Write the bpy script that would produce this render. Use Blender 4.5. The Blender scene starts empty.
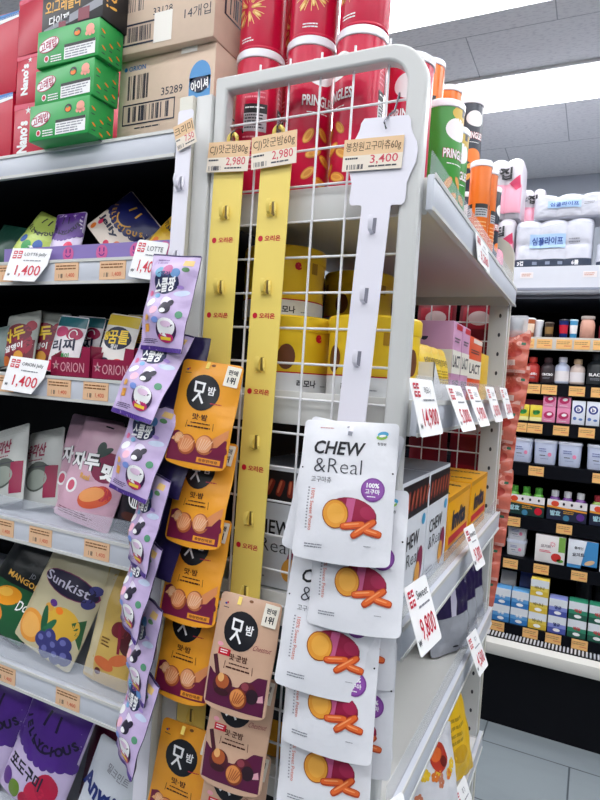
import bpy, bmesh, math, random
from mathutils import Vector, Matrix, noise
PI = math.pi
SC = bpy.context.scene
COL = SC.collection
random.seed(7)

# ------------------------------------------------------------------ camera, world, exposure
def setup_camera():
    yaw, pitch, roll = math.radians(26.1913), math.radians(-1.9305), math.radians(-3.672)
    fw = Vector((-math.sin(yaw) * math.cos(pitch), math.cos(yaw) * math.cos(pitch), math.sin(pitch)))
    r = Vector((math.cos(yaw), math.sin(yaw), 0)); d = fw.cross(r)
    r2 = math.cos(roll) * r + math.sin(roll) * d
    d2 = -math.sin(roll) * r + math.cos(roll) * d
    cam = bpy.data.cameras.new('camera'); o = bpy.data.objects.new('camera', cam); COL.objects.link(o)
    o.matrix_world = Matrix(((r2.x, -d2.x, -fw.x, 0), (r2.y, -d2.y, -fw.y, 0), (r2.z, -d2.z, -fw.z, 1.3), (0, 0, 0, 1)))
    cam.sensor_fit = 'AUTO'; cam.sensor_width = 36; cam.lens = 596.05 / 800 * 36
    cam.clip_start = 0.02
    SC.camera = o
setup_camera()
world = bpy.data.worlds.new('shop_air'); SC.world = world; world.use_nodes = True
world.node_tree.nodes['Background'].inputs[0].default_value = (0.85, 0.92, 1, 1)
world.node_tree.nodes['Background'].inputs[1].default_value = 0.06
LAMP = 8.2                      # strength of the ceiling strips
SC.view_settings.view_transform = 'Standard'; SC.view_settings.look = 'None'
SC.view_settings.gamma = 1; SC.view_settings.use_curve_mapping = False
SC.view_settings.exposure = 0.0

# ------------------------------------------------------------------ materials
def lin(h):
    h = h.lstrip('#'); c = [int(h[i:i + 2], 16) / 255 for i in (0, 2, 4)]
    return tuple(x / 12.92 if x <= .04045 else ((x + .055) / 1.055) ** 2.4 for x in c) + (1,)
MATS = {}
def mat(hexc, rough=.45, metal=0, var=.05, scale=40, bump=0, clear=0, emit=0, spec=.5):
    key = (hexc, rough, metal, var, scale, bump, clear, emit, spec)
    if key in MATS: return MATS[key]
    m = bpy.data.materials.new('surface_' + hexc); m.use_nodes = True
    nt = m.node_tree; n = nt.nodes; l = nt.links; b = n['Principled BSDF']
    c = lin(hexc); b.inputs['Base Color'].default_value = c
    b.inputs['Roughness'].default_value = rough; b.inputs['Metallic'].default_value = metal
    b.inputs['Specular IOR Level'].default_value = spec
    if clear:
        b.inputs['Alpha'].default_value = 1 - clear
    if emit:
        b.inputs['Emission Color'].default_value = c; b.inputs['Emission Strength'].default_value = emit
    tc = n.new('ShaderNodeTexCoord'); no = n.new('ShaderNodeTexNoise'); no.inputs['Scale'].default_value = scale
    no.inputs['Detail'].default_value = 3
    l.new(tc.outputs['Object'], no.inputs['Vector'])
    if var:
        mx = n.new('ShaderNodeMix'); mx.data_type = 'RGBA'
        mx.inputs['A'].default_value = tuple(min(1, x * (1 + var)) for x in c[:3]) + (1,)
        mx.inputs['B'].default_value = tuple(x * (1 - var) for x in c[:3]) + (1,)
        l.new(no.outputs['Fac'], mx.inputs['Factor']); l.new(mx.outputs['Result'], b.inputs['Base Color'])
    if bump:
        bp = n.new('ShaderNodeBump'); bp.inputs['Strength'].default_value = bump; bp.inputs['Distance'].default_value = .004
        l.new(no.outputs['Fac'], bp.inputs['Height']); l.new(bp.outputs['Normal'], b.inputs['Normal'])
    MATS[key] = m
    return m
def film(h, bump=.35): return mat(h, .32, 0, .04, 28, bump)
def ink(h): return mat(h, .42, 0, 0, 30)
def card(h): return mat(h, .6, 0, .03, 30)
def paint(h): return mat(h, .35, 0, .02, 12)
WHITE = ink('f4f4f4'); BLACK = ink('14151c'); RED = ink('c80f2e'); GREY = ink('8d8f98'); DGREY = ink('3a3c46')
PINKRED = ink('e0305c'); NAVY = ink('141a3c'); BROWN = ink('4a2318'); GOLD = ink('e8b04a'); ORANGE = ink('f07f1e')
YEL = ink('f3cf3a'); GREEN = ink('2f9c4c'); PURP = ink('5b2d86'); LILAC = ink('d8c2e6'); BLUE = ink('2c78c0'); PINK = ink('ef8fb2')
TAG = ink('ecc29a')
METAL_W = paint('d3d3cf'); CREAM = paint('d0cdc0'); POSTW = paint('cfd0ce'); WIRE = mat('e8e8ea', .3, 0, 0, 10)
RAILW = paint('cdd1da'); DARKIN = mat('0f1119', .6, 0, .02, 12, 0, 0, 0, .25); CLEAR = mat('dfe6f2', .12, 0, 0, 10, 0, .80); CHROME = mat('8a8d96', .25, 1, 0)  # DARKIN: near-black colour that holds the shade inside the shelving

# ------------------------------------------------------------------ flat artwork (mapped on to surfaces)
TXT = {}
def glyphs(s, bold):
    k = (s, bold)
    if k not in TXT:
        cu = bpy.data.curves.new('lettering', 'FONT'); cu.body = s; cu.resolution_u = 2; cu.offset = bold
        o = bpy.data.objects.new('lettering', cu); COL.objects.link(o)
        me = bpy.data.meshes.new_from_object(o)
        vs = [(v.co.x, v.co.y) for v in me.vertices]; fs = [tuple(p.vertices) for p in me.polygons]
        bpy.data.objects.remove(o); bpy.data.curves.remove(cu); bpy.data.meshes.remove(me)
        x0 = min(v[0] for v in vs); x1 = max(v[0] for v in vs); y0 = min(v[1] for v in vs); y1 = max(v[1] for v in vs)
        TXT[k] = ([((x - (x0 + x1) / 2), (y - (y0 + y1) / 2)) for x, y in vs], fs, x1 - x0, y1 - y0)
    return TXT[k]
class Art:
    def __init__(s, w=1, h=1): s.p = []; s.w = w; s.h = h
    def n(s, u, v): return ((u - .5) * s.w, (.5 - v) * s.h)          # 0..1 from the top left corner
    def poly(s, pts, m, l=1): s.p.append((list(pts), None, m, l)); return s
    def npoly(s, pts, m, l=1): return s.poly([s.n(*q) for q in pts], m, l)
    def rect(s, u0, v0, u1, v1, m, l=1): return s.npoly([(u0, v1), (u1, v1), (u1, v0), (u0, v0)], m, l)
    def ell(s, u, v, rx, ry, m, l=1, rot=0, k=22, a0=0, a1=360):
        """radii in fractions of the width"""
        cx, cy = s.n(u, v); c, d = math.cos(math.radians(rot)), math.sin(math.radians(rot)); P = []
        kk = k if a1 - a0 >= 360 else k + 1
        for i in range(kk):
            a = math.radians(a0 + (a1 - a0) * i / k); x, y = rx * s.w * math.cos(a), ry * s.w * math.sin(a)
            P.append((cx + x * c - y * d, cy + x * d + y * c))
        return s.poly(P, m, l)
    def wave(s, pts, m, l=1):
        """area below a smooth line through pts (left to right) down to the last two corner points"""
        top, P = pts[2:][::-1], []
        for (u0, v0), (u1, v1) in zip(top, top[1:]):
            for i in range(6): t = i / 6; P.append((u0 + (u1 - u0) * t, v0 + (v1 - v0) * (1 - math.cos(PI * t)) / 2))
        return s.npoly(P + [top[-1], pts[1], pts[0]], m, l)
    def ring(s, u, v, r0, r1, m, l=1, k=20, a0=0, a1=360):
        cx, cy = s.n(u, v)
        for i in range(k):
            a, b = (math.radians(a0 + (a1 - a0) * j / k) for j in (i, i + 1))
            s.poly([(cx + r * s.w * math.cos(t), cy + r * s.w * math.sin(t)) for r, t in ((r0, a), (r1, a), (r1, b), (r0, b))], m, l)
        return s
    def bar(s, u0, v0, u1, v1, th, m, l=1):
        a, b = Vector(s.n(u0, v0)), Vector(s.n(u1, v1)); d = (b - a); d = Vector((-d.y, d.x)).normalized() * th * s.w / 2
        return s.poly([tuple(a - d), tuple(b - d), tuple(b + d), tuple(a + d)], m, l)
    def stick(s, u, v, ln, th, rot, m, l=1):
        cx, cy = s.n(u, v); L, T = ln * s.w / 2, th * s.w / 2; P = []
        for i in range(14):
            a = 2 * PI * i / 14; x, y = math.cos(a), math.sin(a)
            x = math.copysign(abs(x) ** .45, x) * L; y = math.copysign(abs(y) ** .6, y) * T
            c, d = math.cos(math.radians(rot)), math.sin(math.radians(rot)); P.append((cx + x * c - y * d, cy + x * d + y * c))
        return s.poly(P, m, l)
    def t(s, txt, u, v, h, m, l=3, w=None, bold=.015, rot=0, shear=0, align='C'):
        """h, w: height and width of the lettering, in fractions of the art's height / width"""
        vs, fs, W, H = glyphs(txt, bold); H_ = h * s.h; k = H_ / H
        kx = (w * s.w / W) if w else k
        cx, cy = s.n(u, v)
        off = W * kx / 2 if align == 'L' else (-W * kx / 2 if align == 'R' else 0)
        c, d = math.cos(math.radians(rot)), math.sin(math.radians(rot)); out = []
        for x, y in vs:
            x, y = x * kx + off + shear * y * k, y * k
            out.append((cx + x * c - y * d, cy + x * d + y * c))
        s.p.append((out, fs, m, l)); return s
    def arc_t(s, txt, u, v, r, h, m, l=3, mid=-90, step=14, bold=.02):
        """letters along the lower arc of a circle (r in widths)"""
        cx, cy = s.n(u, v); k0 = len(txt)
        for i, ch in enumerate(txt):
            a = math.radians(mid + (i - (k0 - 1) / 2) * step)
            x, y = cx + r * s.w * math.cos(a), cy + r * s.w * math.sin(a)
            s.t(ch, x / s.w + .5, .5 - y / s.h, h, m, l, bold=bold, rot=math.degrees(a) + 90)
        return s
    def fine(s, u0, v0, u1, rows, pitch, m, l=2, th=.45, rot=False, rnd=random.Random(3)):
        """small print: rows of short dashes"""
        for r in range(rows):
            u = u0; end = u1 - rnd.random() * (u1 - u0) * .25
            while u < end:
                q = min(end, u + (.02 + rnd.random() * .06) * (u1 - u0) * 3)
                s.rect(u, v0 + r * pitch, q, v0 + r * pitch + pitch * th, m, l); u = q + .012 * (u1 - u0) * 2
        return s
    def barcode(s, u0, v0, u1, v1, m, l=2, k=26, rnd=random.Random(5)):
        w = (u1 - u0) / k
        for i in range(k):
            if rnd.random() < .62: s.rect(u0 + i * w, v0, u0 + i * w + w * (.35 + .6 * rnd.random()), v1, m, l)
        return s
EPS = .00026
class MB:
    """collects geometry for ONE mesh object"""
    def __init__(s): s.V = []; s.F = []; s.I = []; s.M = []
    def mi(s, m):
        if m not in s.M: s.M.append(m)
        return s.M.index(m)
    def add(s, vs, fs, m):
        b = len(s.V); s.V += [tuple(v) for v in vs]; i = s.mi(m)
        for f in fs: s.F.append(tuple(b + x for x in f)); s.I.append(i)
        return s
    def art(s, art, f, cu=None, cv=None):
        bm = bmesh.new(); mats = []
        for pts, fs, m, l in art.p:
            if m not in mats: mats.append(m)
            k = mats.index(m); vs = [bm.verts.new((x, y, l)) for x, y in pts]
            if fs is None:
                ar = sum(pts[i - 1][0] * pts[i][1] - pts[i][0] * pts[i - 1][1] for i in range(len(pts)))
                if ar < 0: vs = vs[::-1]
                bm.faces.new(vs).material_index = k
            else:
                for q in fs:
                    try: bm.faces.new([vs[j] for j in q]).material_index = k
                    except ValueError: pass
        conc = [q for q in bm.faces if len(q.verts) > 4]
        if conc: bmesh.ops.triangulate(bm, faces=conc)
        if cu:
            for ax, c in ((0, cu), (1, cv or cu)):
                lo = min(v.co[ax] for v in bm.verts); hi = max(v.co[ax] for v in bm.verts)
                x = math.ceil(lo / c) * c
                while x < hi:
                    co = [0, 0, 0]; co[ax] = x + 1e-5; no = [0, 0, 0]; no[ax] = 1
                    bmesh.ops.bisect_plane(bm, geom=bm.verts[:] + bm.edges[:] + bm.faces[:], dist=1e-7, plane_co=co, plane_no=no)
                    x += c
        bm.verts.index_update(); b = len(s.V)
        s.V += [tuple(f(v.co.x, v.co.y, v.co.z * EPS)) for v in bm.verts]
        for q in bm.faces:
            s.F.append(tuple(b + v.index for v in q.verts)); s.I.append(s.mi(mats[q.material_index]))
        bm.free(); return s
    def box(s, x0, x1, y0, y1, z0, z1, m, bev=0):
        if not bev:
            v = [(x, y, z) for x in (x0, x1) for y in (y0, y1) for z in (z0, z1)]
            return s.add(v, [(0, 1, 3, 2), (4, 6, 7, 5), (0, 4, 5, 1), (2, 3, 7, 6), (0, 2, 6, 4), (1, 5, 7, 3)], m)
        bm = bmesh.new(); bmesh.ops.create_cube(bm, size=1)
        for v in bm.verts: v.co = ((x0 + x1) / 2 + v.co.x * (x1 - x0), (y0 + y1) / 2 + v.co.y * (y1 - y0), (z0 + z1) / 2 + v.co.z * (z1 - z0))
        bmesh.ops.bevel(bm, geom=bm.edges[:], offset=bev, segments=2, affect='EDGES', profile=.5)
        bm.verts.index_update(); s.add([v.co for v in bm.verts], [[v.index for v in f.verts] for f in bm.faces], m); bm.free(); return s
    def prism(s, pts, y0, y1, m, ax='y'):
        """outline in x,z pushed along y (ax 'y') or outline in y,z pushed along x (ax 'x')"""
        n = len(pts)
        P = [((a, y, b) if ax == 'y' else (y, a, b)) for y in (y0, y1) for a, b in pts]
        return s.add(P, [tuple(range(n)), tuple(range(2 * n - 1, n - 1, -1))] + [(i, i + n, (i + 1) % n + n, (i + 1) % n) for i in range(n)], m)
    def lathe(s, prof, m, n=36, cx=0, cy=0, sx=1, sy=1):
        P = []; F = []
        for r, z in prof:
            for i in range(n): a = 2 * PI * i / n; P.append((cx + r * math.cos(a) * sx, cy + r * math.sin(a) * sy, z))
        for j in range(len(prof) - 1):
            for i in range(n): k = (i + 1) % n; F.append((j * n + i, j * n + k, (j + 1) * n + k, (j + 1) * n + i))
        F.append(tuple(range(n))[::-1]); F.append(tuple((len(prof) - 1) * n + i for i in range(n)))
        return s.add(P, F, m)
    def tube(s, pts, r, m, n=8, closed=False):
        pts = [Vector(p) for p in pts]; P = []; F = []; K = len(pts)
        for i, p in enumerate(pts):
            a = pts[i - 1] if (i > 0 or closed) else p; b = pts[(i + 1) % K] if (i < K - 1 or closed) else p
            d = (b - a).normalized(); u = d.cross(Vector((0, 0, 1)))
            if u.length < .1: u = d.cross(Vector((0, 1, 0)))
            u.normalize(); w = d.cross(u)
            for k in range(n): t = 2 * PI * k / n; P.append(p + r * (u * math.cos(t) + w * math.sin(t)))
        for i in range(K if closed else K - 1):
            for k in range(n): q = (k + 1) % n; j = (i + 1) % K; F.append((i * n + k, i * n + q, j * n + q, j * n + k))
        if not closed: F += [tuple(range(n))[::-1], tuple((K - 1) * n + k for k in range(n))]
        return s.add(P, F, m)
    def mesh(s, name, angle=38):
        me = bpy.data.meshes.new(name); me.from_pydata(s.V, [], s.F)
        for m in s.M: me.materials.append(m)
        me.polygons.foreach_set('material_index', s.I); me.polygons.foreach_set('use_smooth', [True] * len(s.F))
        me.update(); me.set_sharp_from_angle(angle=math.radians(angle)); return me
    def build(s, name, parent=None, label=None, cat=None, group=None, kind=None, loc=(0, 0, 0), rot=(0, 0, 0)):
        o = bpy.data.objects.new(name, s.mesh(name)); COL.objects.link(o)
        o.location = loc; o.rotation_euler = [math.radians(a) for a in rot]
        if parent: o.parent = parent
        return tag(o, label, cat, group, kind)
def tag(o, label=None, cat=None, group=None, kind=None):
    for k, v in (('label', label), ('category', cat), ('group', group), ('kind', kind)):
        if v: o[k] = v
    return o
def thing(name, label, cat, loc=(0, 0, 0), rot=(0, 0, 0), group=None):
    o = bpy.data.objects.new(name, None); COL.objects.link(o); o.empty_display_size = .02
    o.location = loc; o.rotation_euler = [math.radians(a) for a in rot]
    return tag(o, label, cat, group)
def dup(o, loc=None, rot=None, label=None, group=None, parent=None):
    c = o.copy(); COL.objects.link(c); c.parent = parent
    if loc is not None: c.location = loc
    if rot is not None: c.rotation_euler = [math.radians(a) for a in rot]
    if label: c['label'] = label
    if group: c['group'] = group
    for ch in list(o.children):
        d = dup(ch, parent=c)
    return c
def place(o, loc, rot=(0, 0, 0), label=None, group=None, used=set()):
    """first use moves the original, later uses copy it"""
    if o.name not in used:
        used.add(o.name); o.location = loc; o.rotation_euler = [math.radians(a) for a in rot]
        if label: o['label'] = label
        if group: o['group'] = group
        return o
    return dup(o, loc, rot, label, group)

# ------------------------------------------------------------------ generic packs
def outline(w, h, r, k=5, zig=0, step=.006, bow=0):
    P = []
    for cx, cy, a0 in ((w / 2 - r, h / 2 - r, 0), (-w / 2 + r, h / 2 - r, 90), (-w / 2 + r, -h / 2 + r, 180), (w / 2 - r, -h / 2 + r, 270)):
        for i in range(k + 1): a = math.radians(a0 + 90 * i / k); P.append((cx + r * math.cos(a), cy + r * math.sin(a)))
    out = []
    for i, p in enumerate(P):
        q = P[(i + 1) % len(P)]; n = max(1, int(math.hypot(q[0] - p[0], q[1] - p[1]) / step))
        for j in range(n): out.append((p[0] + (q[0] - p[0]) * j / n, p[1] + (q[1] - p[1]) * j / n))
    if bow: out = [(x, y - bow * (1 - (2 * x / w) ** 2) * max(0, -2 * y / h) ** 3) for x, y in out]
    return out
def pouch_mb(w, h, t, art, base, back=None, r=.006, cut=.0075, seed=0, wr=.12, belly=.1, curl=0, edge=.0007, tw=0, bow=0):
    """soft pack, centre at the origin, printed face towards -y"""
    def d(u, v):
        a = max(0, 1 - abs(2 * u / w) ** 2.4) ** .75; V = 2 * v / h + belly
        b = max(0, 1 - abs(V / (1 + abs(belly))) ** 2.8) ** .8
        p = a * b
        n = noise.noise(Vector((u * 38, v * 30, seed * 7.3))) + .45 * noise.noise(Vector((u * 70, v * 60, seed * 3.1)))
        e = noise.noise(Vector((u * 22, v * 22, seed * 1.7 + 9)))
        return t * (p + wr * n * min(1, p * 3)), .0018 * e * (wr / .12) + curl * (2 * v / h) ** 2 + tw * (2 * u / w) * (2 * v / h)
    def f(u, v, wl): a, b = d(u, v); return (u, b - a * .6 - edge - wl, v)
    def g(u, v, wl): a, b = d(u, v); return (u, b + a * .5 + edge, v)
    O = outline(w, h, r, bow=bow); mb = MB()
    A = Art(w, h); A.poly(O, base, 0); A.p += art.p if art else []
    mb.art(A, f, cut)
    B = Art(w, h); B.poly(O, back or base, 0); mb.art(B, g, cut)
    n = len(O)
    mb.add([f(x, y, 0) for x, y in O] + [g(x, y, 0) for x, y in O], [(i, (i + 1) % n, n + (i + 1) % n, n + i) for i in range(n)], back or base)
    return mb
def carton_mb(w, d, h, m, front=None, right=None, left=None, top=None, bev=.0012, mtop=None):
    """box standing on z=0, centre of its base at the origin"""
    mb = MB(); mb.box(-w / 2, w / 2, -d / 2, d / 2, 0, h, m, bev); e = .0002
    if front: mb.art(front, lambda u, v, q: (u, -d / 2 - e - q, v + h / 2))
    if right: mb.art(right, lambda u, v, q: (w / 2 + e + q, u, v + h / 2))
    if left: mb.art(left, lambda u, v, q: (-w / 2 - e - q, -u, v + h / 2))
    if top: mb.art(top, lambda u, v, q: (u, v, h + e + q))
    return mb
def wrap(R, z0): return lambda u, v, q: ((R + q + .00015) * math.sin(u / R), -(R + q + .00015) * math.cos(u / R), z0 + v)

# ================================================================== THE SETTING
CEIL = 2.55; XW0, XW1, YW0, YW1 = -4.2, 3.2, -3.2, 3.7
def tile_mat(name, c1, c2, sx, sy, mort, rough, off=(0, 0, 0), bumpy=0, noise_scale=60):
    m = bpy.data.materials.new(name); m.use_nodes = True; n = m.node_tree.nodes; l = m.node_tree.links; b = n['Principled BSDF']
    tc = n.new('ShaderNodeTexCoord'); mp = n.new('ShaderNodeMapping'); mp.inputs['Location'].default_value = off
    br = n.new('ShaderNodeTexBrick'); br.offset = .5; br.inputs['Scale'].default_value = 1
    br.inputs['Brick Width'].default_value = sx; br.inputs['Row Height'].default_value = sy; br.inputs['Mortar Size'].default_value = mort
    br.inputs['Color1'].default_value = lin(c1); br.inputs['Color2'].default_value = lin(c1); br.inputs['Mortar'].default_value = lin(c2)
    l.new(tc.outputs['Object'], mp.inputs['Vector']); l.new(mp.outputs['Vector'], br.inputs['Vector'])
    no = n.new('ShaderNodeTexNoise'); no.inputs['Scale'].default_value = noise_scale; no.inputs['Detail'].default_value = 5
    ms = n.new('ShaderNodeMapping'); ms.inputs['Scale'].default_value = (.35, 1, 1)
    l.new(tc.outputs['Object'], ms.inputs['Vector']); l.new(ms.outputs['Vector'], no.inputs['Vector'])
    cr = n.new('ShaderNodeValToRGB'); cr.color_ramp.elements[0].position = .32; cr.color_ramp.elements[1].position = .5
    cr.color_ramp.elements[0].color = (.7, .7, .73, 1) if bumpy else (.86, .86, .88, 1)
    l.new(no.outputs['Fac'], cr.inputs['Fac'])
    mx = n.new('ShaderNodeMix'); mx.data_type = 'RGBA'; mx.blend_type = 'MULTIPLY'; mx.inputs['Factor'].default_value = .6 if bumpy else .8
    l.new(br.outputs['Color'], mx.inputs['A']); l.new(cr.outputs['Color'], mx.inputs['B']); l.new(mx.outputs['Result'], b.inputs['Base Color'])
    b.inputs['Roughness'].default_value = rough
    return m
FLOORM = tile_mat('floor_tiles', '838c91', '4a5158', .6, .17 * 2, .003, .35, (.284, .08, 0), 0, 5)
CEILM = tile_mat('acoustic_ceiling', 'eeeff0', 'b2b5b9', .6, .52, .002, .9, (.2, -.08, 0), 1, 140)
MB().box(XW0, XW1, YW0, YW1, -.1, 0, FLOORM).build('floor', kind='structure')
MB().box(XW0, XW1, YW0, YW1, CEIL, CEIL + .1, CEILM).build('ceiling', kind='structure')
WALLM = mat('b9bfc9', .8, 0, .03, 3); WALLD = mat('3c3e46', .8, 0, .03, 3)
MB().box(XW0, XW1, YW1, YW1 + .1, 0, CEIL, WALLM).build('wall_back', kind='structure')
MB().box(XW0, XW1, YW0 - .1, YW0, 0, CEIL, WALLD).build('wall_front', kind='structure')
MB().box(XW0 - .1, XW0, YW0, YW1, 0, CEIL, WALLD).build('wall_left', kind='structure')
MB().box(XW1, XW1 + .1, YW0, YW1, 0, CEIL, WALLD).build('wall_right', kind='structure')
GLOW = mat('fbfcff', .5, 0, 0, 10, 0, 0, LAMP)
lamp_spots = [(2.60, 'ceiling strip light nearest the back wall, above the chilled case'), (1.88, 'ceiling strip light passing over the shelf end and snack cans'),
              (1.0, None), (.1, None), (-.9, None), (-1.9, None)]
cl = thing('ceiling_light', lamp_spots[0][1], 'ceiling light', (-.5, 2.60, CEIL), group='ceiling strip lights')
MB().box(-3.2, 3.2, -.15, .15, -.012, -.001, paint('eeeeee')).build('frame', cl)
MB().box(-3.18, 3.18, -.138, .138, -.0165, -.0125, GLOW).build('diffuser', cl)
for y, lb in lamp_spots[1:]:
    dup(cl, (-.5, y, CEIL), label=lb or 'ceiling strip light over the aisle behind the viewer')

# ================================================================== AISLE SHELVING (left)
AX0, AX1, AY0, AY1 = -1.65, -.605, .745, 1.16
A_Z = [1.672, 1.479, 1.279, 1.016, .749, .46, .16]
ga = thing('aisle_shelving', 'long white shelving run on the left with sweets on its dark shelves', 'shelving')
for k, z in enumerate(A_Z):
    b = MB().box(AX0, AX1, AY0 + .004, AY1, z - .022, z - .002, DARKIN if k < 3 else mat('c9ccd4', .45, 0, .02)).build('shelf_board', ga)  # upper boards coloured near-black to stand in for the shade beneath them
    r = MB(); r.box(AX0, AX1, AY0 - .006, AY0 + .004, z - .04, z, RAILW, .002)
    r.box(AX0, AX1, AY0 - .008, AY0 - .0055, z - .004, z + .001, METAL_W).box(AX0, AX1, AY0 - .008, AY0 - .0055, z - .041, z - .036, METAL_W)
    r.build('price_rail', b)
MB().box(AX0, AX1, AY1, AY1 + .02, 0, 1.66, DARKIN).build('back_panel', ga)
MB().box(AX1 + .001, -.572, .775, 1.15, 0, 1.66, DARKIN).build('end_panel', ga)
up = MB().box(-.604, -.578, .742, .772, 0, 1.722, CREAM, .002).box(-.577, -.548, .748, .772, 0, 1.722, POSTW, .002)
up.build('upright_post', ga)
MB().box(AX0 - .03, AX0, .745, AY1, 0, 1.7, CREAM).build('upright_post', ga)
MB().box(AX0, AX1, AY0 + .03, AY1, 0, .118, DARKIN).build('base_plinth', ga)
# clear lips (sub-parts would hide nothing: each is a part of the shelving)
for z, hh in ((1.016, .034), (.749, .038), (.46, .035)):
    MB().box(AX0, AX1, AY0 + .006, AY0 + .008, z, z + hh, CLEAR).build('clear_lip', ga)
pl = Art(1.045, .027)
for i in range(9):
    pl.ell(.06 + i * .115, .5, .017, .017, ink('d2609a'), 1).ring(.06 + i * .115, .42, .0055, .008, PURP, 2, 8, 200, 340)
    pl.rect(.054 + i * .115, .2, .056 + i * .115, .42, PURP, 2).rect(.064 + i * .115, .2, .066 + i * .115, .42, PURP, 2)
m = MB().box(-1.0, AX1, AY0 + .006, AY0 + .008, 1.48, 1.507, ink('8a78b8'))
pl.w = .4
pl = Art(.39, .027)
for x in (.07, .23, .41, .61, .80, .95):
    pl.ell(x, .55, .033, .033, ink('d2609a'), 1).bar(x - .012, .25, x - .012, .5, .007, PURP, 2).bar(x + .012, .25, x + .012, .5, .007, PURP, 2).ring(x, .5, .014, .019, PURP, 2, 8, 200, 340)
m.art(pl, lambda u, v, q: (u - .8, AY0 + .0058 - q, 1.4935 + v))
m.build('printed_lip', ga, label='purple translucent lip strip with round pink faces')

# price tags in the rails
tagart = Art(.056, .03)
tagart.rect(0, 0, 1, 1, TAG, 0).fine(.06, .14, .95, 2, .16, ink('8a5a30'), 1).t('1,400', .68, .72, .26, ink('d8533a'), 2, bold=0)
tagart.barcode(.06, .62, .36, .86, DGREY, 1, 14)
tagm = MB().box(-.028, .028, -.001, 0, -.015, .015, TAG); tagm.art(tagart, lambda u, v, q: (u, -.0012 - q, v))
shelf_tag = tagm.build('price_tag', None, 'x', 'price tag')
rails = {1.459: ('purple strip shelf', [-.985, -.823, -.719]), 1.259: ('red tray shelf', [-.969, -.827, -.742]),
         .996: ('peach bag shelf', [-.951, -.854, -.721]), .729: ('citrus bag shelf', [-.928, -.769])}
POSW = ['leftmost in the rail', 'in the middle of the rail', 'rightmost in the rail']
for z, (nm, xs) in rails.items():
    for i, x in enumerate(xs):
        w = POSW[i] if len(xs) == 3 else POSW[i * 2]
        place(shelf_tag, (x, AY0 - .0062, z), label=f'small orange price tag {w} of the {nm}', group='orange rail tags on the aisle shelves')

# hanging price cards
def price_card(w, h, head, price, label, loc, rot, group, cut=0, small=None):
    a = Art(w, h); RC = ink('d01e3c'); PAP = card('f6f6f6')
    O = [(-w / 2, -h / 2), (w / 2 - cut, -h / 2), (w / 2, -h / 2 + cut * 1.6), (w / 2, h / 2), (-w / 2, h / 2)] if cut else outline(w, h, .004, 2, step=1)
    mb = MB(); mb.prism(O, -.0004, .0004, PAP)
    for i in range(2): a.rect(.07 + i * .13, .08, .17 + i * .13, .18, RC, 2); a.rect(.07 + i * .13, .22, .17 + i * .13, .32, RC, 2)
    for i in range(2): a.rect(.09 + i * .13, .12, .15 + i * .13, .15, WHITE, 3); a.rect(.09 + i * .13, .25, .15 + i * .13, .28, WHITE, 3)
    a.t(head, .64, .2, .13, DGREY, 2, w=min(.55, .1 * len(head)), bold=0)
    a.fine(.38, .36, .9, 1, .07, GREY, 2)
    a.t(price, .56, .7, .36, RC, 2, w=min(.66, .125 * len(price)), bold=.005)
    a.t('₩', .1, .82, .09, DGREY, 2, bold=0)
    mb.art(a, lambda u, v, q: (u, -.0006 - q, v))
    return mb.build('price_card', None, label, 'price card', group, None, loc, rot)
CG = 'large white price cards clipped to the shelf fronts'
price_card(.1, .062, 'LOTTE Jelly', '1,400', 'white 1,400 price card marked LOTTE on the purple strip shelf', (-.913, .732, 1.472), (-14, 3, 0), CG, .02)
price_card(.098, .063, 'ORION Jelly', '1,400', 'white 1,400 price card marked ORION beside the red trays', (-.906, .732, 1.277), (-14, 3, 0), CG, .02)
price_card(.062, .062, 'LOTTE', '1,400', 'white price card half hidden behind the topmost lilac packet', (-.64, .732, 1.472), (-10, 8, 0), CG)

# ---- cartons on top of the aisle shelving
KRAFT = mat('dcc4ae', .75, 0, .06, 50); BOXT = ink('f2ede4'); INKN = ink('22263c')
def kraft(w, d, h, code, kind):
    a = Art(w, h)
    if kind == 0:
        a.t('ORION', .2, .1, .055, BLUE, 1, bold=.01).ell(.075, .1, .018, .018, BLUE, 1)
        a.barcode(.09, .18, .33, .45, INKN, 1, 30).t(code, .58, .42, .085, INKN, 1, bold=0)
        for q in ((.06, .5, .62, .515), (.06, .72, .62, .735), (.06, .5, .07, .735), (.61, .5, .62, .735)): a.rect(*q, INKN, 1)
        a.barcode(.12, .53, .56, .7, INKN, 1, 34).fine(.2, .77, .5, 1, .03, INKN, 1)
        MON = ink('4a93cf')
        a.ell(.86, .34, .105, .13, MON, 1).rect(.755, .34, .965, .62, MON, 1)
        a.npoly([(.755, .6), (.965, .6), (.94, .8), (.76, .95)], MON, 1)
        a.ell(.86, .42, .1, .06, NAVY, 2).t('아이셔', .86, .43, .12, WHITE, 3, w=.17, bold=.03, rot=6)
        a.rect(.66, -.0, .82, .06, BOXT, 2)
    else:
        a.t('마이구미', .55, .3, .13, RED, 1, w=.42, bold=.03)
        a.barcode(.07, .3, .3, .55, INKN, 1, 30).t(code, .5, .6, .075, INKN, 1, bold=0).t('14개입', .84, .7, .12, INKN, 1, bold=0)
        for q in ((.05, .68, .43, .7), (.05, .9, .43, .92), (.05, .68, .06, .92), (.42, .68, .43, .92)): a.rect(*q, INKN, 1)
        a.barcode(.1, .72, .4, .88, INKN, 1, 30).rect(.42, .62, .6, .94, BOXT, 2)
    r = Art(d, h)
    for q in ((.1, .35, .5, .37), (.1, .65, .5, .67), (.1, .35, .12, .67), (.48, .35, .5, .67)): r.rect(*q, INKN, 1)
    r.barcode(.14, .4, .46, .62, INKN, 1, 16)
    return carton_mb(w, d, h, KRAFT, front=a, right=r, bev=.002)
kraft(.198, .26, .149, '35289', 0).build('cardboard_carton', None, 'lower brown cardboard carton with a blue arch print, number 35289', 'carton', 'brown cartons on the aisle top', None, (-.668, .91, 1.672))
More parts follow.
